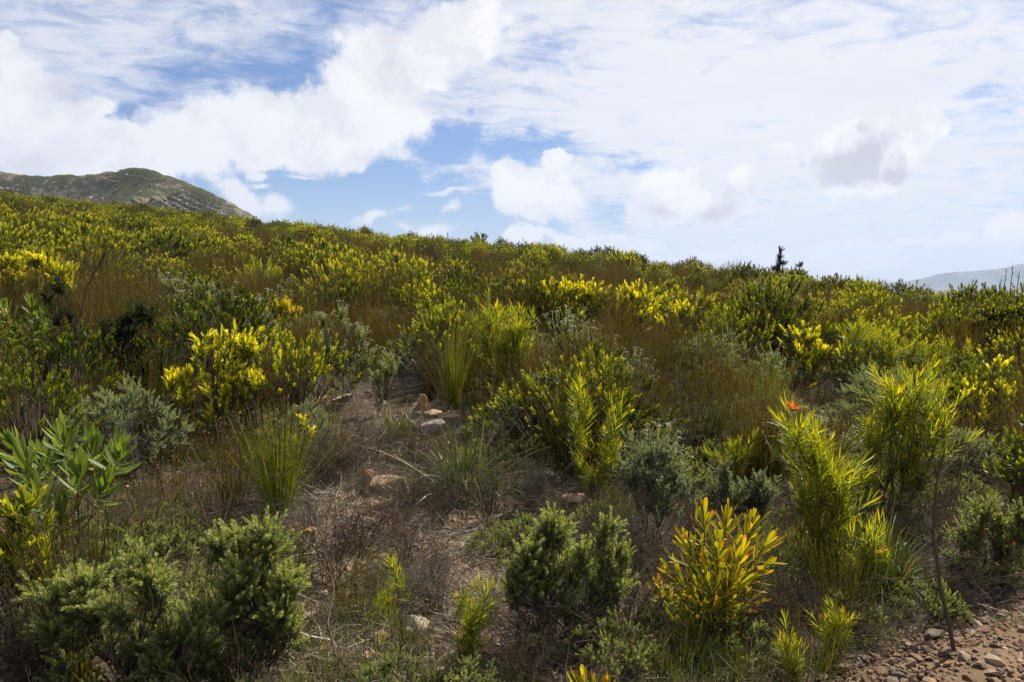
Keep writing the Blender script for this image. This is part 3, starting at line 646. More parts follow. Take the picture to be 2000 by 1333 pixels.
def hero(name, label, cat, shootkey, mats, base, lobes, seed, scale=1.0, nfork=7, rb=.012, dens=1.0, partname='leafy_shoot', group=None, depth_off=0.0, forkh=.42, jitter=.3, low=.3):
    rng = np.random.default_rng(seed); b = hit(*base)
    if shootkey == 'cone' and b[1] > 8: dens *= 1.9; scale *= 1.12
    if shootkey == 'pin' and b[1] > 5.5: dens *= 1.5
    P, D = lobe_tips(rng, lobes, b[1] + depth_off, dens)
    k = rng.choice(len(P), int(len(P)*low)) if low else np.zeros(0, int)
    if len(k):
        f_ = rng.uniform(.35, .85, len(k))[:, None]; Q = b + (P[k]-b)*f_ + rng.normal(0, .03, (len(k), 3)); P = np.concatenate([P, Q]); D = np.concatenate([D, unit(D[k] + (Q-b)*np.array([1.2, 1.2, 0.]))])
    if len(P) > 299: P, D = P[:299], D[:299]
    gz = hz(P[:, 0], P[:, 1]); P[:, 2] = np.maximum(P[:, 2], gz + .05)
    L = SH[shootkey][0].v[0][:, 2].max()*scale
    P0 = P - unit(D)*L*.75; P0[:, 2] = np.maximum(P0[:, 2], gz + .02)
    th = thing(name, label, cat, b, group)
    gw = branches(rng, P0 - b, D, np.zeros(3), int(nfork*1.6), rb*.62, rt=.0016, mat=0, forkh=forkh, bspread=.05)
    part('branches', gw.mesh('branches', [mats[1]]), th)
    ms = mesh_shoots(shootkey, mats); fr = frames(D, rng)
    for i_ in range(len(P0)):
        part(partname, ms[rng.integers(len(ms))], th, mat=m4(fr[i_], P0[i_]-b, scale*rng.uniform(1-jitter, 1+jitter)))
    return th

H = []
# bottom left: two big soft heath bushes
hero('heath_shrub', 'large soft green heath bush with bottlebrush tips at the bottom left', 'shrub', 'fine', ['fine', 'wood'], (270, 1345), [(150, 1190, 80, 60, 48), (235, 1150, 95, 60, 56), (325, 1185, 90, 70, 56), (190, 1280, 120, 80, 66), (335, 1290, 110, 70, 56)], 101, 1.15, 14, low=.04, dens=.74)
hero('heath_shrub', 'dense green heath bush with pale knobbly tips right beside the largest heath bush', 'shrub', 'fine', ['fine', 'wood'], (490, 1320), [(460, 1080, 55, 45, 36), (515, 1062, 48, 36, 26), (435, 1135, 60, 60, 40), (522, 1145, 60, 60, 46), (480, 1205, 85, 70, 60), (545, 1250, 50, 80, 40), (450, 1285, 90, 50, 40)], 102, 1.08, 12, low=.03, dens=.72)
hero('heath_shrub', 'upright bushy green heath with pale tufted tips in the bottom centre', 'shrub', 'fine', ['fine', 'wood_grey'], (1100, 1255), [(1078, 1012, 52, 42, 38), (1015, 1075, 58, 50, 42), (1090, 1095, 75, 55, 50), (1165, 1085, 60, 60, 44), (1195, 1150, 36, 50, 30), (1035, 1165, 62, 60, 40), (1125, 1175, 75, 60, 46)], 103, 1.08, 12, low=.03, dens=.68)
hero('grey_shrub', 'silvery grey-green shrub on thin stems between two pincushion bushes', 'shrub', 'tiny', ['grey', 'wood_grey'], (1262, 1075), [(1275, 885, 58, 38, 35), (1250, 925, 50, 40, 30), (1312, 935, 48, 42, 30), (1288, 975, 45, 36, 12)], 104, 1.25, 9, .006, low=0)
hero('grey_shrub', 'low grey-green shrub behind the yellow pincushion bush', 'shrub', 'tiny', ['grey', 'wood_grey'], (1450, 1030), [(1450, 945, 65, 45, 70), (1410, 970, 40, 30, 35), (1495, 960, 35, 35, 30)], 105, 1.3, 6, .007)
hero('grey_shrub', 'drab olive twiggy shrub leaning right below the central pincushion bush', 'shrub', 'tiny', ['grey', 'wood'], (1010, 880), [(1050, 740, 40, 40, 45), (1020, 790, 45, 40, 45), (1070, 790, 32, 40, 35), (1000, 830, 35, 30, 20)], 106, 1.3, 6, .008)
hero('heath_shrub', 'fine-leaved shrub sprinkled with tiny pink flowers above the gravel', 'shrub', 'tiny', ['fine', 'wood'], (1940, 1150), [(1930, 1040, 60, 55, 70), (1975, 1000, 40, 50, 45), (1900, 1090, 45, 40, 40), (1960, 1100, 50, 40, 40)], 107, 1.2, 8, .007)
# narrow-leaved pincushions
hero('pincushion_bush', 'bright yellow-green pincushion bush in the centre of the slope', 'shrub', 'pin', ['pin', 'wood_red'], (1000, 815), [(965, 620, 35, 30, 9), (1010, 640, 36, 32, 11), (950, 665, 30, 30, 8), (1015, 690, 32, 30, 9), (985, 660, 40, 40, 8)], 111, .8, 4, .010, depth_off=.1)
hero('pincushion_bush', 'twin-stemmed pincushion bush beside the grey boulder', 'shrub', 'pin', ['pin', 'wood_red'], (1150, 985), [(1135, 785, 18, 30, 6), (1135, 850, 22, 40, 7), (1195, 815, 18, 34, 6), (1190, 880, 22, 40, 7), (1160, 920, 36, 36, 6)], 112, .78, 3, .007)
hero('pincushion_bush', 'tallest pincushion bush with one orange flower head at its top', 'shrub', 'pin', ['pin', 'wood_red'], (1575, 1150), [(1555, 850, 18, 32, 6), (1590, 880, 36, 42, 11), (1620, 950, 48, 46, 16), (1570, 960, 28, 55, 9), (1650, 980, 36, 40, 9), (1600, 1040, 46, 50, 12)], 113, .8, 6, .010)
hero('pincushion_bush', 'spreading pincushion bush with orange young leaves above the grass tuft', 'shrub', 'pin', ['pin', 'wood_red'], (1590, 1170), [(1700, 1050, 40, 36, 10), (1660, 1090, 44, 36, 10), (1720, 1085, 24, 30, 5), (1620, 1130, 46, 26, 7)], 114, .72, 4, .008)
hero('pincushion_bush', 'large round pincushion bush with a visible dark trunk on the right', 'shrub', 'pin', ['pin', 'wood'], (1735, 1015), [(1780, 765, 60, 36, 18), (1830, 800, 36, 40, 11), (1740, 800, 46, 40, 13), (1800, 850, 60, 46, 17), (1700, 860, 40, 46, 10), (1840, 860, 26, 40, 7), (1780, 920, 50, 46, 9), (1690, 930, 26, 50, 6)], 115, .85, 7, .016)
hero('pincushion_bush', 'small green pincushion tuft in front of the dry brown thicket', 'shrub', 'pin', ['pin', 'wood_red'], (1440, 960), [(1440, 880, 34, 24, 9), (1420, 900, 22, 24, 4)], 116, .62, 3, .006)
hero('pincushion_bush', 'feathery green pincushion bush left of the dark thicket', 'shrub', 'pin', ['pin', 'wood'], (1700, 775), [(1665, 655, 34, 32, 10), (1715, 660, 36, 34, 12), (1740, 690, 24, 30, 6), (1690, 705, 40, 30, 9)], 117, .85, 5, .010)
hero('pincushion_bush', 'feathery pincushion bush rising among the yellow conebushes', 'shrub', 'pin', ['pin', 'wood'], (1390, 690), [(1375, 590, 22, 26, 8), (1405, 610, 30, 26, 9), (1385, 635, 36, 26, 10)], 118, .9, 4, .010)
hero('pincushion_bush', 'dark-stalked pincushion bush near the right skyline', 'shrub', 'pin', ['pin', 'wood_black'], (1860, 640), [(1840, 585, 28, 16, 12), (1875, 580, 26, 16, 11)], 119, .85, 4, .010)
hero('pincushion_bush', 'small pincushion tuft at the middle of the right edge', 'shrub', 'pin', ['pin', 'wood_red'], (1870, 760), [(1850, 690, 22, 26, 7), (1895, 690, 24, 26, 7)], 120, .8, 3, .008)
hero('pincushion_sapling', 'thin dark-stemmed sapling with sparse yellow-green leaves beside the white stone', 'sapling', 'pin', ['pin', 'wood'], (745, 1330), [(775, 1125, 18, 22, 4), (760, 1160, 20, 24, 3), (740, 1185, 10, 20, 2)], 121, .46, 2, .006)
hero('pincushion_sapling', 'bushy green sapling with red midstem at the bottom centre', 'sapling', 'pin', ['pin', 'wood_red'], (915, 1315), [(905, 1165, 20, 26, 5), (945, 1175, 18, 26, 5), (920, 1210, 32, 34, 8), (915, 1255, 30, 24, 5)], 122, .5, 2, .006)
hero('pincushion_sapling', 'bright green sapling at the gravel edge, nearest the bottom', 'sapling', 'pin', ['pin', 'wood_red'], (1545, 1340), [(1540, 1250, 18, 22, 6), (1550, 1295, 28, 24, 7)], 123, .42, 2, .005)
hero('pincushion_sapling', 'small green sapling below the spreading pincushion bush', 'sapling', 'pin', ['pin', 'wood_red'], (1625, 1285), [(1640, 1210, 24, 24, 8), (1620, 1250, 20, 20, 5)], 124, .45, 2, .005)
# conebushes near
CB = 'conebush'
hero('yellow_conebush', 'vivid yellow conebush with upright candle shoots left of centre', CB, 'cone', ['cone_bright', 'wood'], (425, 885), [(450, 668, 55, 26, 26), (490, 680, 36, 26, 18), (420, 710, 40, 40, 18), (495, 745, 32, 34, 13), (450, 770, 50, 40, 18), (420, 810, 36, 40, 10), (545, 700, 12, 10, 2)], 131, .82, 8, .010)
hero('yellow_conebush', 'smaller yellow-green conebush touching the vivid yellow one on its left', CB, 'cone', ['cone_bright', 'wood'], (350, 890), [(358, 735, 20, 26, 9), (335, 760, 18, 26, 7), (365, 780, 26, 32, 9), (345, 830, 18, 40, 7), (400, 660, 12, 14, 3), (385, 690, 18, 14, 4)], 132, .8, 5, .008)
hero('green_conebush', 'yellow-green conebush cut off by the left edge of the view', CB, 'cone', ['cone_lime', 'wood_red'], (25, 1200), [(40, 1000, 30, 36, 10), (15, 1040, 34, 40, 10), (60, 1060, 34, 30, 9), (80, 1100, 20, 26, 7), (20, 1110, 40, 36, 9)], 133, 1.0, 6, .008)
hero('yellow_conebush', 'open yellow conebush with separate leaf tufts left of the feathery pincushion', CB, 'cone', ['cone_bright', 'wood'], (1570, 770), [(1575, 660, 30, 20, 14), (1600, 690, 22, 26, 10), (1560, 690, 20, 32, 8)], 134, .9, 4)
hero('yellow_conebush', 'slender yellow conebush just right of the open yellow conebush', CB, 'cone', ['cone_bright', 'wood'], (1655, 765), [(1655, 690, 14, 24, 8), (1645, 705, 14, 20, 6)], 135, .9, 3)
hero('yellow_conebush', 'yellow conebush with reddish leggy stems at the right edge', CB, 'cone', ['cone_bright', 'wood'], (1935, 900), [(1940, 720, 36, 24, 13), (1900, 760, 30, 26, 9), (1960, 770, 36, 30, 11), (1990, 830, 20, 36, 7), (1910, 820, 30, 30, 8), (1940, 860, 36, 24, 6)], 136, .8, 7)
hero('dark_conebush', 'big dark rounded bush with yellow tips against the right skyline', CB, 'cone', ['cone_dark', 'wood_black'], (1945, 730), [(1940, 618, 46, 22, 32), (1985, 612, 30, 20, 18), (1910, 640, 26, 24, 16), (1960, 655, 50, 32, 26), (2010, 655, 30, 36, 14)], 137, .8, 8)
hero('yellow_conebush', 'glowing yellow conebush in the right half of the middle slope', CB, 'cone', ['cone_bright', 'wood'], (1245, 690), [(1240, 580, 32, 26, 20), (1255, 615, 26, 26, 13), (1215, 600, 18, 26, 8)], 138, 1.0, 5)
hero('yellow_conebush', 'broad yellow conebush with a few reddish leaves in the centre right', CB, 'cone', ['cone_bright', 'wood'], (1115, 680), [(1110, 565, 50, 24, 26), (1150, 575, 26, 22, 11), (1065, 575, 22, 20, 9), (1110, 605, 40, 24, 13)], 139, 1.0, 6)
hero('yellow_conebush', 'yellow conebush left of the feathery pincushion in the right half', CB, 'cone', ['cone_bright', 'wood'], (1320, 700), [(1335, 605, 26, 20, 12), (1310, 640, 26, 26, 12), (1330, 660, 22, 20, 8)], 140, 1.0, 4)
hero('yellow_conebush', 'low yellow conebush right of the feathery pincushion in the right half', CB, 'cone', ['cone_bright', 'wood'], (1460, 650), [(1460, 590, 22, 18, 11), (1445, 605, 20, 16, 7)], 141, 1.0, 3)
hero('yellow_conebush', 'yellow conebush growing through brown reeds just left of centre', CB, 'cone', ['cone_bright', 'wood'], (850, 670), [(848, 580, 30, 18, 14), (880, 605, 20, 16, 7), (820, 600, 18, 16, 6)], 142, 1.0, 4)
hero('orange_conebush', 'small golden-orange conebush under the white-flowered bushes', CB, 'cone', ['cone_orange', 'wood'], (560, 680), [(548, 600, 22, 16, 9), (578, 612, 16, 14, 6)], 143, 1.0, 3)
hero('yellow_conebush', 'yellow conebush beside the small golden-orange one', CB, 'cone', ['cone_bright', 'wood'], (485, 660), [(482, 600, 18, 18, 9), (495, 615, 16, 16, 6)], 144, 1.0, 3)
hero('yellow_conebush', 'large golden conebush at the far left edge of the middle slope', CB, 'cone', ['cone_bright', 'wood'], (60, 640), [(40, 520, 60, 26, 36), (100, 530, 46, 24, 24), (20, 560, 46, 26, 22), (120, 560, 30, 20, 12)], 145, 1.05, 8)
hero('conebush_seedling', 'cluster of lone yellow shoots on the stony ground behind the reeds', CB, 'cone', ['cone_yellow', 'wood_red'], (650, 800), [(650, 748, 8, 6, 2), (652, 785, 6, 5, 1), (632, 770, 8, 6, 2), (670, 775, 8, 6, 1)], 146, .55, 2, .004)
hero('yellow_conebush', 'thin upright yellow shoots rising from the big reed tussock', CB, 'cone', ['cone_bright', 'wood'], (590, 965), [(592, 820, 6, 14, 3), (575, 850, 8, 14, 2), (605, 850, 6, 14, 2)], 147, .7, 2, .004)
# white- and cream-headed bushes
EV = 'everlasting bush'
for q, (b, lb, lab, m3, sc) in enumerate([
    ((335, 640), [(335, 555, 26, 18, 30), (340, 585, 30, 22, 26)], 'bright green bush topped with white flower heads, leftmost of three in a row', 'white', 1.1),
    ((400, 640), [(395, 560, 20, 16, 24), (405, 585, 24, 22, 22)], 'bright green bush topped with white flower heads, middle of three in a row', 'white', 1.1),
    ((445, 645), [(440, 570, 22, 16, 20), (450, 590, 20, 18, 16)], 'bright green bush topped with white flower heads, rightmost of three in a row', 'white', 1.1),
    ((675, 790), [(655, 630, 40, 30, 40), (700, 665, 34, 34, 36), (640, 680, 30, 30, 20), (715, 700, 24, 24, 16)], 'leggy grey-green bush dotted with cream heads left of the tall reeds', 'cream', 1.05),
    ((735, 815), [(757, 722, 26, 14, 28), (740, 740, 24, 20, 22), (765, 700, 14, 10, 8)], 'compact bush with dense cream flower heads above the arching grass', 'cream', .95),
    ((1100, 720), [(1103, 640, 16, 18, 18), (1105, 670, 18, 22, 14)], 'narrow white-headed bush in front of the broad yellow conebush', 'white', 1.0),
    ((1505, 640), [(1485, 560, 24, 22, 26), (1520, 575, 24, 20, 24)], 'grey-green bush with pale heads below the tall skyline shrub', 'cream', 1.2),
    ((595, 600), [(590, 560, 46, 14, 40), (640, 570, 26, 12, 16)], 'wide low grey-green bush with pale heads on the middle left slope', 'cream', 1.1),
    ((1480, 800), [(1510, 700, 22, 26, 20), (1505, 735, 26, 26, 18)], 'small pale-headed bush among dark reeds on the right', 'white', 1.0)]):
    hero('everlasting_bush', lab, EV, 'cup', ['fine', 'wood_grey', m3], b, lb, 160+q, sc, 5, .006, partname='flowering_shoot')

# dark spreading shrub with long bare limbs, left
hero('dark_shrub', 'dark olive shrub with long black limbs spreading to the right', 'shrub', 'tiny', ['dark', 'wood_black'], (190, 800), [(115, 590, 35, 50, 50), (220, 640, 40, 30, 55), (280, 640, 50, 40, 75), (150, 680, 60, 50, 65), (300, 700, 46, 36, 60), (230, 720, 60, 40, 60), (90, 690, 40, 50, 45), (330, 610, 30, 20, 25)], 171, 1.45, 13, .013, .8)

# broad-leaved protea shrubs: each leaf is a part
def leaf_meshes(matname, prof, n, L, W, seed, curl, fold):
    rng = np.random.default_rng(seed); out = []
    for i_ in range(n):
        g = G(); leaves(g, np.zeros((1, 3)), np.array([[0, 0, 1.]]), np.array([[0, -1., 0]]), L*rng.uniform(.85, 1.1), W*rng.uniform(.85, 1.15), 0, .5 + rng.normal(0, .2), prof=prof, curl=curl + rng.normal(0, .08), fold=fold)
        out.append(g.mesh('leaf', [matname]))
    return out
BROAD = ((0, .22), (.12, .45), (.3, .85), (.5, 1), (.7, .92), (.86, .6), (.96, .25), (1, .03))
def leafy(name, label, cat, base, rosettes, matname, lm, woodm, seed, nleaf, a0, a1, axis=.10, rb=.012, extra=None, scale=1.0, maxleaf=300):
    rng = np.random.default_rng(seed); b = hit(*base); th = thing(name, label, cat, b)
    tips, dirs = [], []
    for (u, v, dyy, tilt) in rosettes:
        p = at_depth(u, v, b[1] + dyy); tips.append(p - b); dirs.append([math.sin(R(tilt)), -.25, math.cos(R(tilt))])
    tips = np.array(tips); dirs = unit(np.array(dirs))
    foot = tips - dirs*axis*1.2
    gw = branches(rng, foot, dirs, np.zeros(3), max(2, len(tips)//3), rb, .004, 0)
    tubes(gw, foot, (foot+tips)/2, tips, .004, .002, 0, .6, 3, 4)
    part('branches', gw.mesh('branches', [woodm]), th)
    cnt = 0
    for p, d in zip(tips, dirs):
        fr = frames(d[None], rng)[0]
        for i_ in range(nleaf):
            if cnt >= maxleaf: break
            f_ = (i_+rng.uniform(0, .8))/nleaf; az = i_*GA; an = a0*(1-f_) + a1*f_ + rng.normal(0, .1)
            ld = fr @ polar(np.array(az), np.array(an)); inn = fr @ (-polar(np.array(az), np.array(an + math.pi/2)))
            y_ = -inn; z_ = ld; x_ = np.cross(y_, z_); m = np.stack([x_, y_, z_], -1)
            pos = p - d*axis*(1-f_)
            part('leaf', lm[rng.integers(len(lm))], th, mat=m4(m, pos, scale*rng.uniform(.8, 1.1)*(1-.3*(f_ > .85)))); cnt += 1
    if extra:        # the shaded inner leaves, too many to pick apart
        g = G(); n = extra; k = rng.integers(0, len(tips), n); q = rng.uniform(-.15, .75, n)[:, None]; P_ = foot[k]*(1-q*.55) + rng.normal(0, .035, (n, 3)); P_[:, 2] = np.maximum(P_[:, 2], .03)
        D_ = unit(P_*np.array([1.2, 1.2, .3]) + np.array([0, 0, .18]) + rng.normal(0, .10, (n, 3)))
        leaves(g, P_, D_, unit(np.cross(D_, rng.normal(0, 1, D_.shape))), rng.uniform(.08, .13, n), .015, 0, np.clip(rng.normal(.35, .2, n), 0, 1), prof=STRAP, curl=.1, fold=.1)
        kind(part('inner_leaves', g.mesh('inner_leaves', [matname]), th), 'stuff')
    return th
lmP = leaf_meshes('protea', BROAD, 6, .155, .030, 1, .10, .16)
leafy('protea_bush', 'broad-leaved green protea bush, foremost at the left', 'protea', (140, 1105), [(122, 850, 0, -3), (235, 880, .05, 22), (45, 905, 0, -15), (150, 920, -.2, 8), (70, 955, -.2, -10), (205, 945, -.1, 30), (25, 870, .2, -25), (180, 870, .25, 8), (85, 890, .15, -5), (120, 990, -.2, 10)], 'protea', lmP, 'wood_red', 201, 26, 1.25, .2, .15, extra=None)
lmP2 = leaf_meshes('protea', BROAD, 4, .14, .028, 2, .10, .16)
leafy('protea_bush', 'pale-leaved protea bush half hidden behind the dark olive shrub', 'protea', (50, 790), [(62, 590, 0, 0), (25, 640, 0, -20), (75, 640, .1, 15), (40, 690, -.1, -5), (10, 600, .2, -10), (25, 725, -.2, -30), (85, 610, .2, 20)], 'protea', lmP2, 'wood', 202, 24, 1.3, .25, .2, scale=1.1)
lmT = leaf_meshes('pin_yellow', STRAP, 6, .13, .0165, 3, .08, .10)
ros = [(1375, 1010, 0, -5), (1420, 1010, .1, 0), (1470, 1020, .1, 10), (1500, 1060, 0, 30), (1340, 1060, 0, -20), (1400, 1060, -.1, -5), (1450, 1080, -.1, 15), (1310, 1120, 0, -40), (1380, 1120, -.15, -15), (1440, 1140, -.15, 25), (1490, 1110, 0, 45), (1350, 1170, -.1, -45), (1420, 1180, -.1, 40), (1470, 1180, .05, 60), (1290, 1150, 0.1, -30)]
T = leafy('yellow_pincushion', 'golden yellow strap-leaved pincushion bush in the lower right', 'shrub', (1370, 1245), ros, 'pin_yellow', lmT, 'wood', 203, 20, 1.25, .15, .17, rb=.010, extra=260)
lmB = leaf_meshes('pin_yellow', STRAP, 4, .11, .016, 4, .08, .1)
leafy('pincushion_sapling', 'stubby yellow-green sapling cut off by the bottom edge', 'sapling', (1150, 1375), [(1140, 1345, 0, -10), (1175, 1352, 0, 15)], 'pin_yellow', lmB, 'wood', 204, 14, .9, .15, .06)
leafy('pincushion_sapling', 'small yellow sapling at the bottom edge under the largest heath bush', 'sapling', (160, 1375), [(150, 1310, 0, -8), (175, 1320, 0, 10)], 'pin_yellow', lmB, 'wood', 205, 14, .8, .15, .06, scale=.8)

def child_geo(th, name, g, mats, loc=(0, 0, 0)): return part(name, g.mesh(name, mats), th, loc=loc)
# spent brown flower head and orange flower
rng = np.random.default_rng(300)
g = G(); n = 90; D = polar(rng.uniform(0, 6.28, n), np.arccos(rng.uniform(-.3, 1, n))); leaves(g, D*.012, D, unit(np.cross(D, rng.normal(0, 1, D.shape))), .032, .005, 0, rng.uniform(0, 1, n), prof=NEEDLE, curl=.4)
tb = np.array(T.location); p = at_depth(1352, 1030, tb[1]-.12); child_geo(T, 'spent_flower_head', g, ['brown'], p - tb)
for o in list(bpy.data.objects):
    if o.get('label', '').startswith('tallest pincushion'): PT = o
    if o.get('label', '').startswith('fine-leaved shrub'): PK = o
g = G(); n = 44; D = polar(rng.uniform(0, 6.28, n), np.arccos(rng.uniform(.25, 1, n))); leaves(g, D*.004, D, unit(np.cross(D, rng.normal(0, 1, D.shape))), .05, .003, 0, rng.uniform(0, 1, n), prof=NEEDLE, curl=.25)
tb = np.array(PT.location); p = at_depth(1548, 800, tb[1]); child_geo(PT, 'orange_flower_head', g, ['pin_orange'], p - tb)
gs = G(); foot = at_depth(1556, 850, tb[1]) - tb; top = p - tb; tubes(gs, foot[None], ((foot+top)/2)[None], top[None], .004, .003, 0, .5, 3, 4); child_geo(PT, 'flower_stalk', gs, ['wood_red'])
tb = np.array(PK.location); fm = G(); bobble(rng, fm, np.zeros((1, 3)), .007, 0, 9, .4, 1.0); fm = fm.mesh('pink_flower', ['pink'])
for (u, v) in [(1945, 1005), (1862, 1020), (1868, 1033), (1980, 1062), (1948, 1104), (1925, 1035)]:
    part('pink_flower', fm, PK, loc=at_depth(u, v, tb[1]-.28+rng.uniform(-.05, .1)) - tb)

# reeds and grasses, near
def tuft(name, label, cat, base, g, mats, parts=('stems',), group=None, loc=None):
    b = hit(*base) if loc is None else loc
    o = part(name, g.mesh(name, mats), loc=b); return tag(o, label, cat, group)
def px_h(base, vtop): b = hit(*base); return (base[1]-vtop)/F*b[1]
rng = np.random.default_rng(400)
RD = [((545, 1000), 775, 420, .17, 'reed_green', 'big green-gold reed tussock in front of the vivid yellow conebush', .075),
      ((455, 990), 790, 170, .22, 'reed', 'loose brownish reed tussock left of the big green-gold one', .08),
      ((330, 985), 850, 60, .16, 'reed', 'sparse thin reeds standing right of the foremost protea bush', .09),
      ((885, 800), 635, 260, .085, 'reed_green', 'narrow upright reed tussock with brown seed tops near the centre', .06),
      ((840, 780), 650, 150, .11, 'reed', 'brown reed tussock behind the narrow upright one', .06),
      ((945, 840), 720, 110, .14, 'reed', 'thin green reeds below the central pincushion bush', .05),
      ((1180, 770), 610, 320, .15, 'reed', 'wide brown-green reed tussock right of the central pincushion bush', .14),
      ((1300, 750), 640, 240, .16, 'reed', 'brown reeds in front of the glowing yellow conebush', .12),
      ((1430, 800), 650, 320, .16, 'reed', 'dense dark reed tussock below the feathery pincushion', .14),
      ((1500, 820), 670, 200, .15, 'reed_green', 'greener reed tussock in front of the dense dark one', .1),
      ((770, 720), 590, 260, .16, 'reed', 'tawny reed tussock in the middle of the slope', .14),
      ((60, 870), 760, 120, .2, 'reed', 'sparse brown reeds between the two protea bushes', .12)]
for q, (b, vt, n, sp, mt_, lab, br) in enumerate(RD):
    h = px_h(b, vt)*1.08; g = reed_geo(rng, int(n*1.15), h, sp*1.45, .0030, mt_ != 'x', br*.9, .16); tuft('reed_tussock', lab, 'reeds', b, g, [mt_, 'brown'])
GR = [((905, 965), .85, 620, .0085, .9, .8, 'large arching grass tussock in the middle foreground', 'grass', (.45, .3)),
      ((775, 850), .55, 170, .006, .8, .7, 'pale arching grass tussock under the cream-headed bush', 'grass', (.7, .25)),
      ((1715, 1165), .66, 1100, .0045, .7, .65, 'fine green grass tuft spilling onto the gravel', 'grass', (.42, .28)),
      ((1640, 1190), .40, 420, .004, .65, .6, 'smaller bluish grass tuft left of the gravel', 'grass', (.35, .25)),
      ((200, 1085), .62, 90, .009, .75, .6, 'broad-bladed yellowing grass behind the largest heath bush', 'grass', (.65, .25)),
      ((290, 1060), .5, 70, .008, .8, .6, 'sparse yellow grass beside the broad-bladed clump', 'grass', (.75, .2)),
      ((640, 1330), .3, 160, .003, .6, .5, 'short pale grass tuft at the bottom edge left of the sapling', 'grass', (.7, .25)),
      ((850, 1345), .26, 130, .003, .7, .5, 'thin dry grass at the bottom between two saplings', 'grass', (.7, .25)),
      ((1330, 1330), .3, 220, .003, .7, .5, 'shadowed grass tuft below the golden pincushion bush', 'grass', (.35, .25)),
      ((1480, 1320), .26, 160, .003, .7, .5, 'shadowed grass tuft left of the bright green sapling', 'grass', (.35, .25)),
      ((1980, 1225), .14, 120, .0025, .8, .4, 'tiny green grass tuft growing in the gravel', 'grass', (.3, .2)),
      ((1310, 880), .6, 150, .005, .7, .7, 'dry arching grass behind the silvery grey-green shrub', 'grass', (.8, .2)),
      ((650, 870), .5, 200, .004, .8, .7, 'tangled dry grass right of the big reed tussock', 'grass', (.8, .2))]
for (b, L, n, w, sp, dr, lab, mt_, ti) in GR:
    tuft('grass_tussock', lab, 'grass', b, grass_geo(rng, n, L, w, sp, dr, .09 if n > 150 else .05, ti), [mt_])
TW = [((640, 1150), .34, .7, 60, 'grey tangle of dry twigs left of the white stone'), ((700, 1090), .25, .5, 40, 'small dark dry shrub on the stony clearing'), ((960, 1020), .3, .55, 50, 'dry brown shrublet in front of the large arching grass'),
      ((620, 930), .38, .8, 60, 'brown dead shrub between the reeds and the ochre rocks'), ((1240, 800), .45, 1.0, 60, 'pale brown dead shrub under the brown reeds'), ((1350, 900), .45, .9, 60, 'dry brown thicket in the middle right'),
      ((1600, 830), .45, .9, 60, 'grey dead twigs beside the orange flower head'), ((40, 1290), .35, .6, 50, 'dark dead shrub in the bottom left corner'), ((1230, 1240), .4, .5, 50, 'upright dry stems left of the golden pincushion bush'),
      ((1790, 950), .4, .7, 50, 'bare brown shrub behind the large round pincushion bush'), ((1880, 960), .5, .6, 50, 'bare leaning twigs at the right above the pink-flowered shrub'), ((250, 930), .35, .7, 50, 'grey dead shrub behind the foremost protea bush'),
      ((420, 1080), .3, .8, 60, 'arching grey dead twigs above the bottom heath bushes'), ((1560, 1240), .3, .6, 50, 'dark dead twigs under the tallest pincushion bush'), ((740, 900), .3, .7, 50, 'wiry brown shrublet behind the ochre slab'),
      ((470, 770), .5, .6, 50, 'grey mound of dead stems behind the vivid yellow conebush'), ((1190, 950), .3, .5, 40, 'dry stems at the foot of the twin-stemmed pincushion')]
for (b, h, w, n, lab) in TW:
    tuft('dry_shrub', lab, 'dead shrub', b, twig_geo(rng, int(n*.6), h*.85, w), [['wood_grey', 'twig_brown', 'wood'][int(rng.integers(3))]])
# bare stalk in the gravel and fallen branches
def stalk(name, label, cat, pts, r0, r1, matname, twigs=0, seed=0, depth=None, ground=True):
    rng = np.random.default_rng(seed); b = hit(*pts[0]); P = [b*0]
    for (u, v, dd) in pts[1:]:
        P.append(at_depth(u, v, b[1]+dd) - b)
    P = np.array(P); g = G(); n = len(P)-1; rad = np.linspace(r0, r1, n+1)
    tubes(g, P[:-1], (P[:-1]+P[1:])/2 + rng.normal(0, .01, (n, 3)), P[1:], rad[:-1], rad[1:], 0, .5, 4, 5)
    if twigs:
        k = rng.integers(n//2, n, twigs); t = rng.uniform(0, 1, twigs)[:, None]; Q = P[k]*(1-t)+P[k+1]*t; d = unit(np.stack([rng.normal(0, .5, twigs), rng.normal(0, .5, twigs), rng.uniform(.2, 1, twigs)], -1)); L = rng.uniform(.08, .25, twigs)[:, None]
        tubes(g, Q, Q+d*L*.5+rng.normal(0, .015, (twigs, 3)), Q+d*L, .0025, .001, 0, rng.uniform(0, 1, twigs), 3, 3)
    o = part(name, g.mesh(name, [matname]), loc=b); return tag(o, label, cat)
stalk('dead_stalk', 'tall dark dead stalk standing in the gravel', 'dead stem', [(1865, 1280), (1850, 1200, 0), (1833, 1110, 0), (1822, 1030, .02), (1828, 960, .03), (1838, 905, .05)], .010, .004, 'wood', 26, 1)
stalk('fallen_branch', 'dark fallen branch slanting down to the gravel on the right', 'branch', [(1955, 1175), (1900, 1130, .05), (1830, 1070, .15), (1770, 1040, .3)], .006, .004, 'wood_black', 3, 2)
stalk('fallen_branch', 'pale dead branch at the right above the stones', 'branch', [(1835, 1120), (1880, 1090, .1), (1905, 1070, .15), (1930, 1060, .2)], .005, .003, 'wood_grey', 5, 3)
stalk('fallen_branch', 'grey crooked stick on the bottom left of the clearing', 'branch', [(700, 1330), (655, 1280, .1), (640, 1220, .2), (652, 1150, .35), (648, 1130, .45)], .007, .004, 'wood', 4, 4)
stalk('bare_limb', 'long bare black limb rising above the dark olive shrub', 'branch', [(165, 760), (150, 640, .1), (170, 560, .15), (205, 500, .2), (220, 480, .25)], .008, .003, 'wood_black', 6, 5)
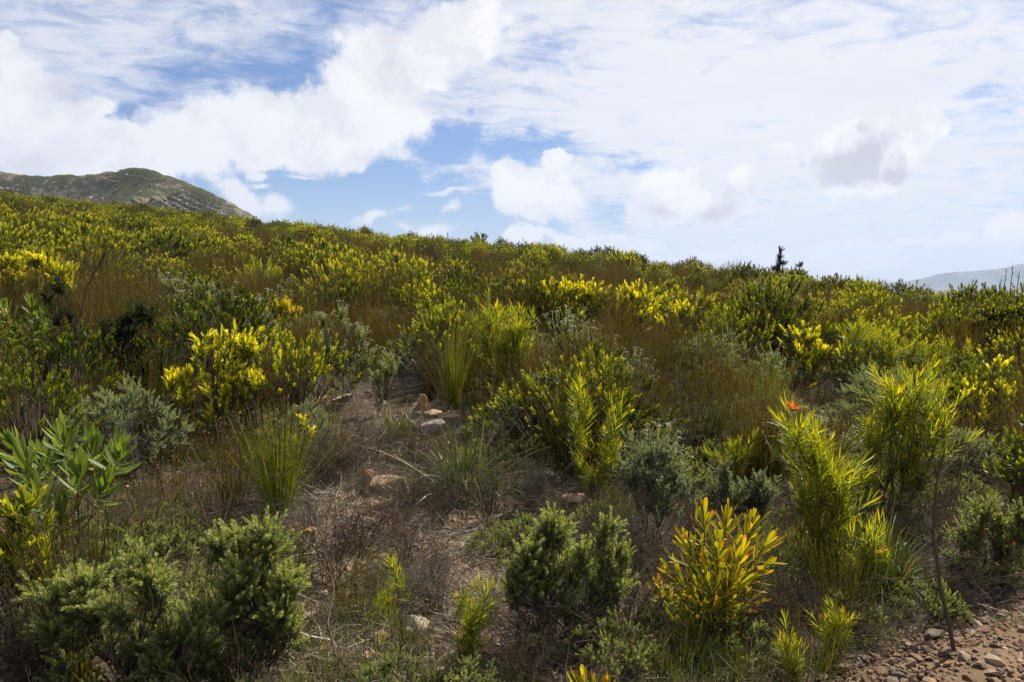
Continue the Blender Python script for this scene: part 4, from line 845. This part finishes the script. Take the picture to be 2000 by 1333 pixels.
stalk('bare_limb', 'thick dark limb at the right edge', 'branch', [(1975, 985), (1985, 930, .05), (2010, 880, .05)], .016, .010, 'wood_black', 6, 6)

# ================================================================== SCATTER over the hillside
rng = np.random.default_rng(777)
VAR = {}      # kind -> list of (parts meshes dict, joined mesh, height)
def add_variant(kd, parts_, joined): VAR.setdefault(kd, []).append((parts_, joined))
for kd, nv, w, h, nt_, nf, low, sc in [('yellow_conebush', 5, 1.05, 1.0, 150, 10, .48, .85), ('green_conebush', 7, .95, 1.0, 150, 10, .40, .85), ('pincushion_bush', 3, .85, .9, 40, 6, .3, .85),
                                      ('grey_shrub', 3, .8, .65, 110, 8, .22, 1.2), ('heath_shrub', 3, .5, .36, 46, 6, .12, .9), ('everlasting_bush', 3, .75, .7, 90, 7, .3, 1.05)]:
    for i_ in range(nv):
        gw, gl = shrub_geo(kd, rng, True, w*rng.uniform(.8, 1.2), h*rng.uniform(.85, 1.15), nt_, nf, low, sc)
        mats = mats_of(kd)
        if kd == 'green_conebush': mats[0] = ['cone_green', 'cone_lime', 'cone_green', 'cone_olive', 'cone_green', 'cone_lime', 'cone_olive'][i_ % 7]
        pw = gw.mesh('branches', mats); plv = gl.mesh('foliage', mats)
        gw2, gl2 = (gw, gl) if kd == 'everlasting_bush' else shrub_geo(kd, rng, False, w*rng.uniform(.8, 1.2), h*rng.uniform(.85, 1.15), int(nt_*1.15), nf, low, sc*1.1)
        j_ = G(); gw2.pack(); gl2.pack()
        for q in (gw2, gl2): j_.add(q.v[0], q.f[0], q.m[0], q.t[0], q.a[0])
        add_variant(kd, {'branches': pw, 'foliage': plv}, j_.mesh(kd, mats))
for i_ in range(5):
    g = reed_geo(rng, 280, .98*rng.uniform(.85, 1.1), .22, .0042, True, .13, .14); m_ = g.mesh('reed_tussock', ['reed', 'brown']); add_variant('reed_tussock', None, m_)
for i_ in range(4):
    g = reed_geo(rng, 190, .44*rng.uniform(.8, 1.2), .42, .0036, i_ % 2 == 0, .13, .25); add_variant('reed_clump', None, g.mesh('reed_clump', ['reed_olive', 'brown']))
for i_ in range(4):
    g = twig_geo(rng, 60, .36, .75, 6, .0022); m_ = g.mesh('dry_shrub', [['wood_grey', 'wood', 'twig_brown', 'twig_brown'][i_]]); add_variant('dry_shrub', None, m_)
for i_ in range(3):
    g = grass_geo(rng, 170, .5, .005, .7, .65, .08, (.6, .28)); add_variant('grass_tussock', None, g.mesh('grass_tussock', ['grass']))

hero_obs = [o for o in bpy.data.objects if o.parent is None and 'label' in o]; heroes = [(np.array(o.location[:2])) for o in hero_obs]
hero_lab = [o['label'] for o in hero_obs]
heroes = np.array(heroes)
h3 = np.array([o.location[:] for o in hero_obs]); hu, hv = project(h3); hr = np.hypot(h3[:, 0], h3[:, 1])
def thin(x, y): return True
r_ = 2.55; pts = []
while r_ < 100:
    dr = .20 if r_ < 4.5 else .27 if r_ < 7 else .36 if r_ < 12 else .50 if r_ < 20 else .62 if r_ < 35 else .8
    nth_ = max(1, int(R(78)*r_/dr)); th = R(-39) + R(78)*(np.arange(nth_) + rng.uniform(0, 1, nth_))/nth_; rad = r_ + rng.uniform(0, dr, nth_)
    pts.append(np.stack([rad*np.sin(th), rad*np.cos(th)], -1)); r_ += dr
pts = np.concatenate(pts); rad = np.hypot(pts[:, 0], pts[:, 1]); th = np.arctan2(pts[:, 0], pts[:, 1]); Dd = np.interp(th, th_a, D_a)
keep = (rad < Dd + 13) & ~on_track(pts[:, 0], pts[:, 1]); pts, rad, th, Dd = pts[keep], rad[keep], th[keep], Dd[keep]
zz = hz(pts[:, 0], pts[:, 1]); pu, pv = project(np.stack([pts[:, 0], pts[:, 1], zz], -1))
nz = 1.25*fbm(pts[:, 0]*.24, pts[:, 1]*.24, 61, 4); nz2 = fbm(pts[:, 0]*.11+9, pts[:, 1]*.11, 62, 3); nz3 = rng.uniform(0, 1, len(pts))
near_hero = np.min(np.linalg.norm(pts[:, None] - heroes[None], axis=2), 1)
frac = rad/Dd
kinds = []
for i_ in range(len(pts)):
    u, v, r, q = pu[i_], pv[i_], rad[i_], nz3[i_]; a, b_ = nz[i_], nz2[i_]
    k = None
    clearing = (((u-785 + 60*math.sin(v*.02))/(125 + 90*a))**2 + ((v-1010)/235)**2 < 1) or (((u-735)/165)**2 + ((v-795)/55)**2 < 1)
    if clearing and r < 9.5:
        k = 'dry_shrub' if q < .10 + (.10 if a > .05 else 0) else 'grass_tussock' if q > .965 else 'reed_clump' if q > .94 else None
    elif r < 5.6:
        if near_hero[i_] < .10: k = None
        else: k = 'dry_shrub' if q < .14 else 'reed_clump' if q < .36 else 'grass_tussock' if q < .54 else 'heath_shrub' if q < .72 else 'reed_tussock' if q < .74 else None
    elif r < 11.5:
        if near_hero[i_] < .16: k = None
        else: k = 'dry_shrub' if q < .05 else 'reed_clump' if q < .20 else 'grass_tussock' if q < .27 else 'reed_tussock' if q < .58 + .3*a else 'heath_shrub' if q < .72 else 'grey_shrub' if q < .77 else 'everlasting_bush' if q < .80 else 'yellow_conebush' if q < .82 else 'green_conebush' if q < .90 else None
    else:
        left = np.clip((900-u)/900, 0, 1)
        cone = np.clip(.13 + 1.15*a + .18*left + (.10 if u > 1250 else 0) + .22*np.clip((frac[i_]-.45)/.35, 0, 1), .05, .58)
        if 420 < u < 1250 and .26 < frac[i_] < .6: cone *= .32
        if u < 420 and frac[i_] < .5: cone *= .75
        if u > 1250 and frac[i_] < .62: cone *= .7
        if q < cone:
            yel = np.clip(.07 + 2.0*b_ + .20*left - .32*np.clip((frac[i_]-.8)/.2, 0, 1), .03, .7)
            k = 'yellow_conebush' if (q*57.3) % 1 < yel else 'green_conebush'
            if (q*91.7) % 1 < .05 and frac[i_] < .7: k = 'pincushion_bush'
        else:
            q2 = (q*37.7) % 1
            k = 'reed_tussock' if q2 < .68 else 'grey_shrub' if q2 < .69 else 'everlasting_bush' if q2 < .715 else 'dry_shrub' if q2 < .75 else 'pincushion_bush' if q2 < .78 else 'pincushion_bush' if q2 < .81 else 'grass_tussock' if q2 < .84 else 'heath_shrub' if q2 < .90 else 'reed_tussock'
    if k in ('reed_tussock', 'yellow_conebush', 'green_conebush', 'pincushion_bush', 'everlasting_bush', 'grey_shrub') and (np.abs(hu-u) < 24 + 120/r) [(hr - r > -.3) & (hr - r < .7 + .10*hr) & (hr > 5)].any() and (q*131.7) % 1 < .8:
        q3 = (q*17.3) % 1; k = 'heath_shrub' if q3 < .38 else 'reed_clump' if q3 < .76 else 'grass_tussock' if q3 < .92 else 'dry_shrub'
    kinds.append(k)
kinds = np.array([k or '' for k in kinds])
DESC = {'reed_clump': ('reeds', 'short olive reed clump', 'short reed clumps'), 'heath_shrub': ('shrub', 'low dark green heath cushion', 'heath cushions'), 'yellow_conebush': ('conebush', 'yellow-tipped conebush', 'yellow conebushes'), 'green_conebush': ('conebush', 'leafy green conebush', 'green conebushes'),
        'pincushion_bush': ('shrub', 'narrow-leaved pincushion bush', 'pincushion bushes'), 'grey_shrub': ('shrub', 'fine-leaved grey-green shrub', 'grey shrubs'),
        'everlasting_bush': ('everlasting bush', 'small white-headed bush', 'white-headed bushes'), 'reed_tussock': ('reeds', 'brown-green reed tussock', 'reed tussocks'),
        'dry_shrub': ('dead shrub', 'leafless dry twig shrub', 'dry shrubs'), 'grass_tussock': ('grass', 'pale arching grass tuft', 'grass tufts')}
def short(lab, n=11):
    w = lab.split()[:n]
    while w[-1] in ('the', 'a', 'with', 'in', 'on', 'of', 'at', 'and', 'one', 'two', 'its', 'to', 'by', 'from', 'above', 'below', 'beside', 'between', 'behind', 'under', 'left', 'right', 'front', 'among', 'near', 'long', 'big', 'vivid', 'middle', 'yellow', 'central', 'bottom', 'few', 'few', 'arching', 'brown', 'dead', 'large', 'dark', 'white', 'narrow'): w.pop()
    return ' '.join(w)
def zone(i_):
    u, r, fr = pu[i_], rad[i_], frac[i_]
    if r < 12.5:
        d = np.hypot(heroes[:, 0]-pts[i_, 0], heroes[:, 1]-pts[i_, 1]); h = int(np.argmin(d)); dx = pts[i_, 0]-heroes[h, 0]; dy = pts[i_, 1]-heroes[h, 1]
        rel = ('right of' if dx > 0 else 'left of') if abs(dx) > abs(dy) else ('behind' if dy > 0 else 'in front of')
        return rel + ' the ' + short(hero_lab[h], 8)
    row = 'along the skyline' if fr > .9 else 'just under the skyline' if fr > .76 else 'high on the slope' if fr > .62 else 'halfway up the slope' if fr > .5 else 'below halfway up the slope' if fr > .4 else 'low on the slope'
    for lim, c in ((150, 'at the left edge'), (300, 'below the mountain summit'), (430, 'right of the mountain summit'), (600, 'below the foot of the mountain'), (760, 'right of the foot of the mountain'), (900, 'left of the dark skyline protea'), (990, 'below the dark skyline protea'), (1230, 'right of the dark skyline protea'), (1440, 'left of the tall skyline spire'), (1600, 'below the tall skyline spire'), (1730, 'right of the tall skyline spire'), (1880, 'below the distant mountain ridge'), (9999, 'at the right edge')):
        if u < lim: return row + ' ' + c
gn_cache = {}
def stuff_cloud(name, meshes_objs, P, rotz, scl, idx):
    me = bpy.data.meshes.new(name); me.vertices.add(len(P)); me.vertices.foreach_set('co', P.astype(np.float32).ravel())
    a = me.attributes.new('rotz', 'FLOAT', 'POINT'); a.data.foreach_set('value', rotz.astype(np.float32))
    a = me.attributes.new('scl', 'FLOAT_VECTOR', 'POINT'); a.data.foreach_set('vector', scl.astype(np.float32).ravel())
    a = me.attributes.new('idx', 'INT', 'POINT'); a.data.foreach_set('value', idx.astype(np.int32))
    o = kind(part(name, me), 'stuff')
    t = bpy.data.node_groups.new(name, 'GeometryNodeTree'); t.interface.new_socket('Geometry', in_out='INPUT', socket_type='NodeSocketGeometry'); t.interface.new_socket('Geometry', in_out='OUTPUT', socket_type='NodeSocketGeometry')
    gi = nd(t, 'NodeGroupInput'); go = nd(t, 'NodeGroupOutput'); ip = nd(t, 'GeometryNodeInstanceOnPoints'); jn = nd(t, 'GeometryNodeJoinGeometry')
    for ob in meshes_objs:
        oi = nd(t, 'GeometryNodeObjectInfo'); oi.inputs['Object'].default_value = ob; oi.inputs['As Instance'].default_value = True; t.links.new(oi.outputs['Geometry'], jn.inputs[0])
    def na(nm, ty): n = nd(t, 'GeometryNodeInputNamedAttribute'); n.data_type = ty; n.inputs[0].default_value = nm; return n.outputs[0]
    cx = nd(t, 'ShaderNodeCombineXYZ'); t.links.new(na('rotz', 'FLOAT'), cx.inputs[2])
    t.links.new(gi.outputs[0], ip.inputs['Points']); t.links.new(jn.outputs[0], ip.inputs['Instance']); ip.inputs['Pick Instance'].default_value = True
    t.links.new(na('idx', 'INT'), ip.inputs['Instance Index']); t.links.new(cx.outputs[0], ip.inputs['Rotation']); t.links.new(na('scl', 'FLOAT_VECTOR'), ip.inputs['Scale']); t.links.new(ip.outputs[0], go.inputs[0])
    md = o.modifiers.new('instances', 'NODES'); md.node_group = t
    return o
STN = {'reed_clump': 'far_short_reeds', 'heath_shrub': 'far_heath_shrubs', 'yellow_conebush': 'far_yellow_conebushes', 'green_conebush': 'far_green_conebushes', 'pincushion_bush': 'far_pincushion_bushes', 'grey_shrub': 'far_grey_shrubs', 'everlasting_bush': 'far_white_headed_bushes', 'reed_tussock': 'far_reeds', 'dry_shrub': 'far_dry_shrubs', 'grass_tussock': 'far_grass_tufts'}
nind = 0
for kd, variants in VAR.items():
    ids = np.where(kinds == kd)[0]
    if not len(ids): continue
    ids = ids[np.argsort(rad[ids])]
    inview = (pu[ids] > -25) & (pu[ids] < 2025) & (pv[ids] < 1500) & (rad[ids] < Dd[ids] + 1.0)
    solo = ids[inview][:300]; rest = np.setdiff1d(ids, solo)
    n = len(ids); sc_all = {i_: (rng.uniform(.4, 1.0)**2*.85 + .38 if rad[i_] > 11.5 else rng.uniform(.6, 1.0)) * (.75 if rad[i_] < 5.6 else .95 if rad[i_] < 8 else 1.1) * (.9 if kd == 'reed_tussock' and rad[i_] > 14 else .75 if kd == 'pincushion_bush' else 1) for i_ in ids}
    first = {}
    for i_ in solo:
        vi = int(rng.integers(len(variants))); ps, jm = variants[vi]; s = sc_all[i_]
        loc_ = (pts[i_, 0], pts[i_, 1], zz[i_]-.02); cat, d_, grp = DESC[kd]; zn = zone(i_); size = 'small ' if s < .74 else 'large ' if s > 1.0 else ''; grp = size + grp; d_ = size + d_.replace('small ', '')
        lab = ' '.join(f'{d_} {zn}'.split()[:16]); grp = ' '.join(f'{grp} {zn}'.split()[:14])
        if ps and rad[i_] < 15:
            o = thing(kd, lab, cat, loc_, grp)
            for pn, pm in ps.items(): part(pn, pm, o)
        else:
            o = tag(part(kd, jm, loc=loc_), lab, cat, grp); first.setdefault(vi, o)
        o.rotation_euler = (rng.normal(0, .05), rng.normal(0, .05), rng.uniform(0, 6.28)); o.scale = (s, s, s*rng.uniform(.9, 1.1)); nind += 1
    if len(rest):
        obs = [first[k] for k in sorted(first)]
        if not obs: continue
        P = np.stack([pts[rest, 0], pts[rest, 1], zz[rest]-.02], -1); s = np.array([sc_all[i_] for i_ in rest])
        stuff_cloud(STN[kd], obs, P, rng.uniform(0, 6.28, len(rest)), np.stack([s, s, s*rng.uniform(.9, 1.1, len(s))], -1), rng.integers(0, len(obs), len(rest)))

# shrubs that break the skyline
hero('skyline_shrub', 'tall dark shrub with a single leafy spire standing above the right skyline', 'shrub', 'cone', ['dark', 'wood_black'], (1515, 545), [(1524, 489, 3, 8, 14), (1522, 502, 4, 8, 14), (1530, 514, 8, 5, 12), (1562, 518, 9, 6, 10), (1515, 525, 14, 8, 14)], 501, .95, 5, .03, forkh=.6)
hero('protea_bush', 'dark green protea bush breaking the middle of the skyline', 'protea', 'cone_far', ['dark', 'wood_black'], (937, 492), [(932, 460, 8, 6, 14), (946, 461, 8, 6, 12), (924, 466, 7, 6, 10), (938, 470, 16, 8, 22)], 502, 1.7, 5, .03)
for q, (u, vb, vt) in enumerate([(1960, 590, 525), (1972, 590, 522), (1985, 592, 530), (1895, 590, 545), (1995, 592, 540), (1950, 590, 545)]):
    stalk('dead_stalk', 'thin dark seed stalk poking above the right skyline', 'dead stem', [(u, vb+20), (u+2, (vb+vt)//2, 0), (u+6, vt, 0)], .010, .006, 'wood_black', 8, 600+q)['group'] = 'seed stalks on the right skyline'
for q, (u, vb, vt) in enumerate([(517, 560, 498), (617, 560, 535), (797, 565, 535), (745, 575, 530), (874, 475, 455), (1295, 560, 530)]):
    stalk('seed_stalk', 'short dark brown seed stalk standing among the reeds up the slope', 'dead stem', [(u, vb), (u+1, (vb+vt)//2, 0), (u, vt, 0)], .014, .028, 'wood', 6, 620+q)['group'] = 'dark seed stalks up the slope'

# ================================================================== STONES
rng = np.random.default_rng(900)
def rock(name, label, u, v, wpx, hpx, matname, seed, sub=1, tilt=0, sink=.2):
    rg = np.random.default_rng(seed); b = hit(u, v); s = b[1]/F; w = wpx*s*.62; h = hpx*s*.72
    vv_, ff = hull_stone(rg, 12, (1, .8, .9), .12, sub); vv_ = vv_*np.array([w, w*.9, h])
    c, sn = math.cos(R(tilt)), math.sin(R(tilt)); vv_ = np.stack([vv_[:, 0]*c - vv_[:, 2]*sn, vv_[:, 1], vv_[:, 0]*sn + vv_[:, 2]*c], -1)
    me = tri_mesh(name, vv_, ff, [matname]); o = part(name, me, loc=(b[0], b[1]+w*.3, b[2] + h*(1-2*sink)*.5)); tag(o, label, 'rock'); return o
rock('rock', 'largest ochre sandstone slab on the clearing', 760, 968, 82, 52, 'rock', 1, tilt=-14)
rock('rock', 'orange angular rock just below the ochre slab', 735, 1004, 44, 32, 'rock', 2)
rock('rock', 'rough reddish rock left of the ochre slab', 717, 945, 36, 34, 'rock', 3)
rock('rock', 'pale whitish stone beside the thin sapling', 808, 1236, 64, 40, 'rock_pale', 4, tilt=-18)
rock('rock', 'big grey boulder beside the twin-stemmed pincushion', 1078, 945, 80, 52, 'rock_grey', 5, tilt=-12)
rock('rock', 'brown rock wedged right of the grey boulder', 1112, 920, 36, 34, 'rock', 6)
rock('rock', 'flat pale stone at the left of the clearing', 675, 1048, 52, 24, 'rock_pale', 7)
rock('rock', 'grey split rock above the arching grass', 850, 850, 58, 40, 'rock_grey', 8)
rock('rock', 'rounded tan rock at the foot of the narrow reeds', 825, 800, 50, 40, 'rock', 9)
rock('rock', 'small brown rock next to the rounded tan one', 845, 815, 44, 20, 'rock', 10)
rock('rock', 'pale pink rock behind the lone yellow shoots', 670, 785, 50, 20, 'rock_pale', 11)
rock('rock', 'tan rock left of the pale pink rock', 625, 785, 40, 18, 'rock', 12)
rock('rock', 'pinkish slab leaning beside the orange flower head', 1655, 872, 44, 32, 'rock_pale', 13, tilt=-20)
rock('rock', 'reddish rock left of the flat pale stone', 605, 1055, 44, 30, 'rock', 14)
rock('rock', 'small brown pointed rock in the middle of the clearing', 790, 1048, 36, 24, 'rock', 15)
rock('rock', 'tan stone partly under the wiry shrublet', 765, 905, 40, 22, 'rock', 16)
rock('rock', 'flat ochre stone under the twin-stemmed pincushion', 1120, 985, 70, 24, 'rock', 17)
rock('rock', 'dusky stone half buried at the clearing top edge', 900, 985, 40, 20, 'rock', 18)
rock('rock', 'ochre stone under the arching dead twigs', 375, 1000, 40, 24, 'rock', 19)
rock('rock', 'dull brown stone behind the large arching grass', 1100, 865, 60, 40, 'rock_grey', 20)
for q in range(64):
    u, v = rng.normal(785, 85), rng.uniform(790, 1260); w = rng.uniform(16, 44)*(.6 + .4*(v-800)/400)
    o = rock('rock', 'small angular ochre rock lying in the dry litter of the stony clearing', u, v, w, w*rng.uniform(.5, .75), ['rock', 'rock', 'rock_pale', 'rock_grey'][int(rng.integers(4))], 40+q, tilt=rng.uniform(-20, 20), sink=.36)
    o['group'] = 'small rocks on the stony clearing'
# stones of the track: the larger ones one by one, the gravel joined
sm = []
for i_ in range(10):
    v_, f_ = hull_stone(rng, 13, (1, rng.uniform(.6, .9), rng.uniform(.45, .75)), .06, 0); sm.append(tri_mesh('stone', v_, f_, ['gravel']))
placed = []; tries = 0
while len(placed) < 285 and tries < 40000:
    tries += 1
    u, v = rng.uniform(1600, 2030), 1345 - 200*rng.uniform(0, 1)**.8; p = hit(u, v) if tries < 6000 else None
    if p is None: break
    if not on_track(p[0], p[1]): continue
    s = .014 + .032*rng.uniform(0, 1)**2.2 + (.022 if rng.uniform() < .09 else 0)
    if any((p[0]-q[0])**2 + (p[1]-q[1])**2 < (.68*(s+q[2]))**2 for q in placed): continue
    placed.append((p[0], p[1], s))
for (x, y, s) in placed:
    o = part('stone', sm[rng.integers(len(sm))], track, loc=(x, y, float(hz(x, y)) + .012 + s*.18)); o.rotation_euler = (rng.normal(0, .25), rng.normal(0, .25), rng.uniform(0, 6.28)); o.scale = (s,)*3
for (u, v, w, hh) in [(1888, 1215, 34, 40), (1740, 1300, 32, 30), (1850, 1285, 46, 36), (1960, 1205, 34, 24), (1915, 1245, 36, 22), (1975, 1190, 30, 24), (1685, 1290, 34, 22), (1990, 1290, 34, 26), (1780, 1295, 34, 22), (1825, 1285, 28, 22), (1805, 1212, 26, 16), (1930, 1215, 28, 20)]:
    p = hit(u, v); s = p[1]/F*w/2; o = part('stone', sm[rng.integers(len(sm))], track, loc=(p[0], p[1], p[2] + s*.35)); o.scale = (s, s, s*hh/w*1.3); o.rotation_euler = (rng.normal(0, .2), rng.normal(0, .2), rng.uniform(0, 6.28))
pp = [hull_stone(rng, 9, (1, .8, .6)) for _ in range(8)]
A_ = rng.uniform(-3.8, 3.2, 42000); B_ = -.2 + 3.6*rng.uniform(0, 1, 42000)**1.6; X_ = e0[0]+ed[0]*A_+en[0]*B_; Y_ = e0[1]+ed[1]*A_+en[1]*B_
k = (fbm(X_*3, Y_*3, 4, 2) > -.35); X_, Y_ = X_[k], Y_[k]; S_ = .003 + .011*rng.uniform(0, 1, len(X_))**2
v, f, t = scatter_stones(pp, np.stack([X_, Y_, hz(X_, Y_) + .012], -1), S_, rng)
kind(part('gravel', tri_mesh('gravel', v, f, ['gravel'], tint=t), track), 'stuff')
# pebbles and litter on the soil between plants
n = 9000; r_ = 2.6 + 7.5*rng.uniform(0, 1, n)**1.2; th_ = rng.uniform(R(-38), R(38), n); X_ = r_*np.sin(th_); Y_ = r_*np.cos(th_); k = ~on_track(X_, Y_) & (fbm(X_*1.1, Y_*1.1, 14, 3) > -.25); X_, Y_ = X_[k], Y_[k]
v, f, t = scatter_stones(pp, np.stack([X_, Y_, hz(X_, Y_)+.002], -1), .004 + .022*rng.uniform(0, 1, len(X_))**4, rng)
nc = 2600; cc = hit(790, 1010); Xc = cc[0] + rng.normal(0, .42, nc); Yc = cc[1] + rng.normal(0, .95, nc); kk = Yc > 2.7; Xc, Yc = Xc[kk], Yc[kk]
v2, f2, t2 = scatter_stones(pp, np.stack([Xc, Yc, hz(Xc, Yc)], -1), .006 + .030*rng.uniform(0, 1, len(Xc))**4, rng); f = np.concatenate([f, f2 + len(v)]); v = np.concatenate([v, v2]); t = np.concatenate([t, t2])
kind(part('pebbles', tri_mesh('pebbles', v, f, ['rock'], tint=t)), 'stuff')
n = 110000; r_ = 2.5 + 9.5*rng.uniform(0, 1, n)**1.1; th_ = rng.uniform(R(-39), R(39), n); X_ = r_*np.sin(th_); Y_ = r_*np.cos(th_)
u_, v_ = project(np.stack([X_, Y_, hz(X_, Y_)], -1)); open_ = ((u_ > 600) & (u_ < 1000) & (v_ > 760) & (v_ < 1180))
k = ~on_track(X_, Y_) & (fbm(X_*.9, Y_*.9, 15, 3) + .25*rng.uniform(-1, 1, n) > np.where(open_, -.25, -.4)); X_, Y_ = X_[k], Y_[k]; n = len(X_)
D = polar(rng.uniform(0, 6.28, n), np.clip(rng.normal(1.35, .3, n), .3, 1.6)); g = G()
leaves(g, np.stack([X_, Y_, hz(X_, Y_) + .004 + .03*rng.uniform(0, 1, n)**3], -1), D, unit(np.cross(D, rng.normal(0, 1, D.shape))), .03 + .14*rng.uniform(0, 1, n)**2, .0022, 0, rng.uniform(0, 1, n), prof=((0, 1), (.5, 1), (1, .5)), curl=rng.normal(0, .25, n))
ns_ = 2600; cc = hit(780, 1020); Xs = cc[0] + rng.normal(0, .6, ns_); Ys = np.maximum(cc[1] + rng.normal(0, 1.1, ns_), 2.7); Ds_ = polar(rng.uniform(0, 6.28, ns_), np.clip(rng.normal(1.4, .2, ns_), .5, 1.57))
leaves(g, np.stack([Xs, Ys, hz(Xs, Ys) + .008 + .03*rng.uniform(0, 1, ns_)**2], -1), Ds_, unit(np.cross(Ds_, rng.normal(0, 1, Ds_.shape))), rng.uniform(.05, .28, ns_), rng.uniform(.002, .006, ns_), 0, rng.uniform(.3, 1.15, ns_), prof=((0, 1), (.35, 1), (.7, .9), (1, .5)), curl=rng.normal(0, .22, ns_))
kind(part('dry_litter', g.mesh('dry_litter', ['straw'])), 'stuff')
n = 30000; r_ = 2.6 + 8*rng.uniform(0, 1, n); th_ = rng.uniform(R(-39), R(39), n); X_ = r_*np.sin(th_); Y_ = r_*np.cos(th_); u_, v_ = project(np.stack([X_, Y_, hz(X_, Y_)], -1)); open_ = ((u_ > 600) & (u_ < 1000) & (v_ > 760) & (v_ < 1180))
k = ~on_track(X_, Y_) & (fbm(X_*1.3, Y_*1.3, 16, 3) > np.where(open_, .3, -.05)); X_, Y_ = X_[k], Y_[k]; n = len(X_)
D = polar(rng.uniform(0, 6.28, n), np.abs(rng.normal(0, .6, n)).clip(0, 1.3)); g = G()
leaves(g, np.stack([X_, Y_, hz(X_, Y_)-.01], -1), D, unit(np.cross(D, rng.normal(0, 1, D.shape))), .06 + .22*rng.uniform(0, 1, n), .0028, 0, np.clip(rng.normal(.6, .25, n), 0, 1), prof=BLADE, droop=rng.uniform(0, .6, n))
kind(part('ground_grass', g.mesh('ground_grass', ['grass'])), 'stuff')

# ================================================================== HAZE
me = bpy.data.meshes.new('haze'); bm = bmesh.new(); bmesh.ops.create_cube(bm, size=1.0)
for w in bm.verts: w.co = Vector((w.co.x*15800, w.co.y*15800, -90 if w.co.z < 0 else 290))
bm.to_mesh(me); bm.free(); m, t, out = new_mat('haze air'); pv_ = nd(t, 'ShaderNodeVolumePrincipled')
pv_.inputs['Color'].default_value = (.66, .78, 1.0, 1); pv_.inputs['Density'].default_value = 1.5e-4; t.links.new(pv_.outputs[0], out.inputs['Volume'])
me.materials.append(m); kind(part('haze', me), 'stuff')
print('individual scatter', nind, 'objects', len(bpy.data.objects), 'tris', sum(len(m.polygons) for m in bpy.data.meshes)*2)
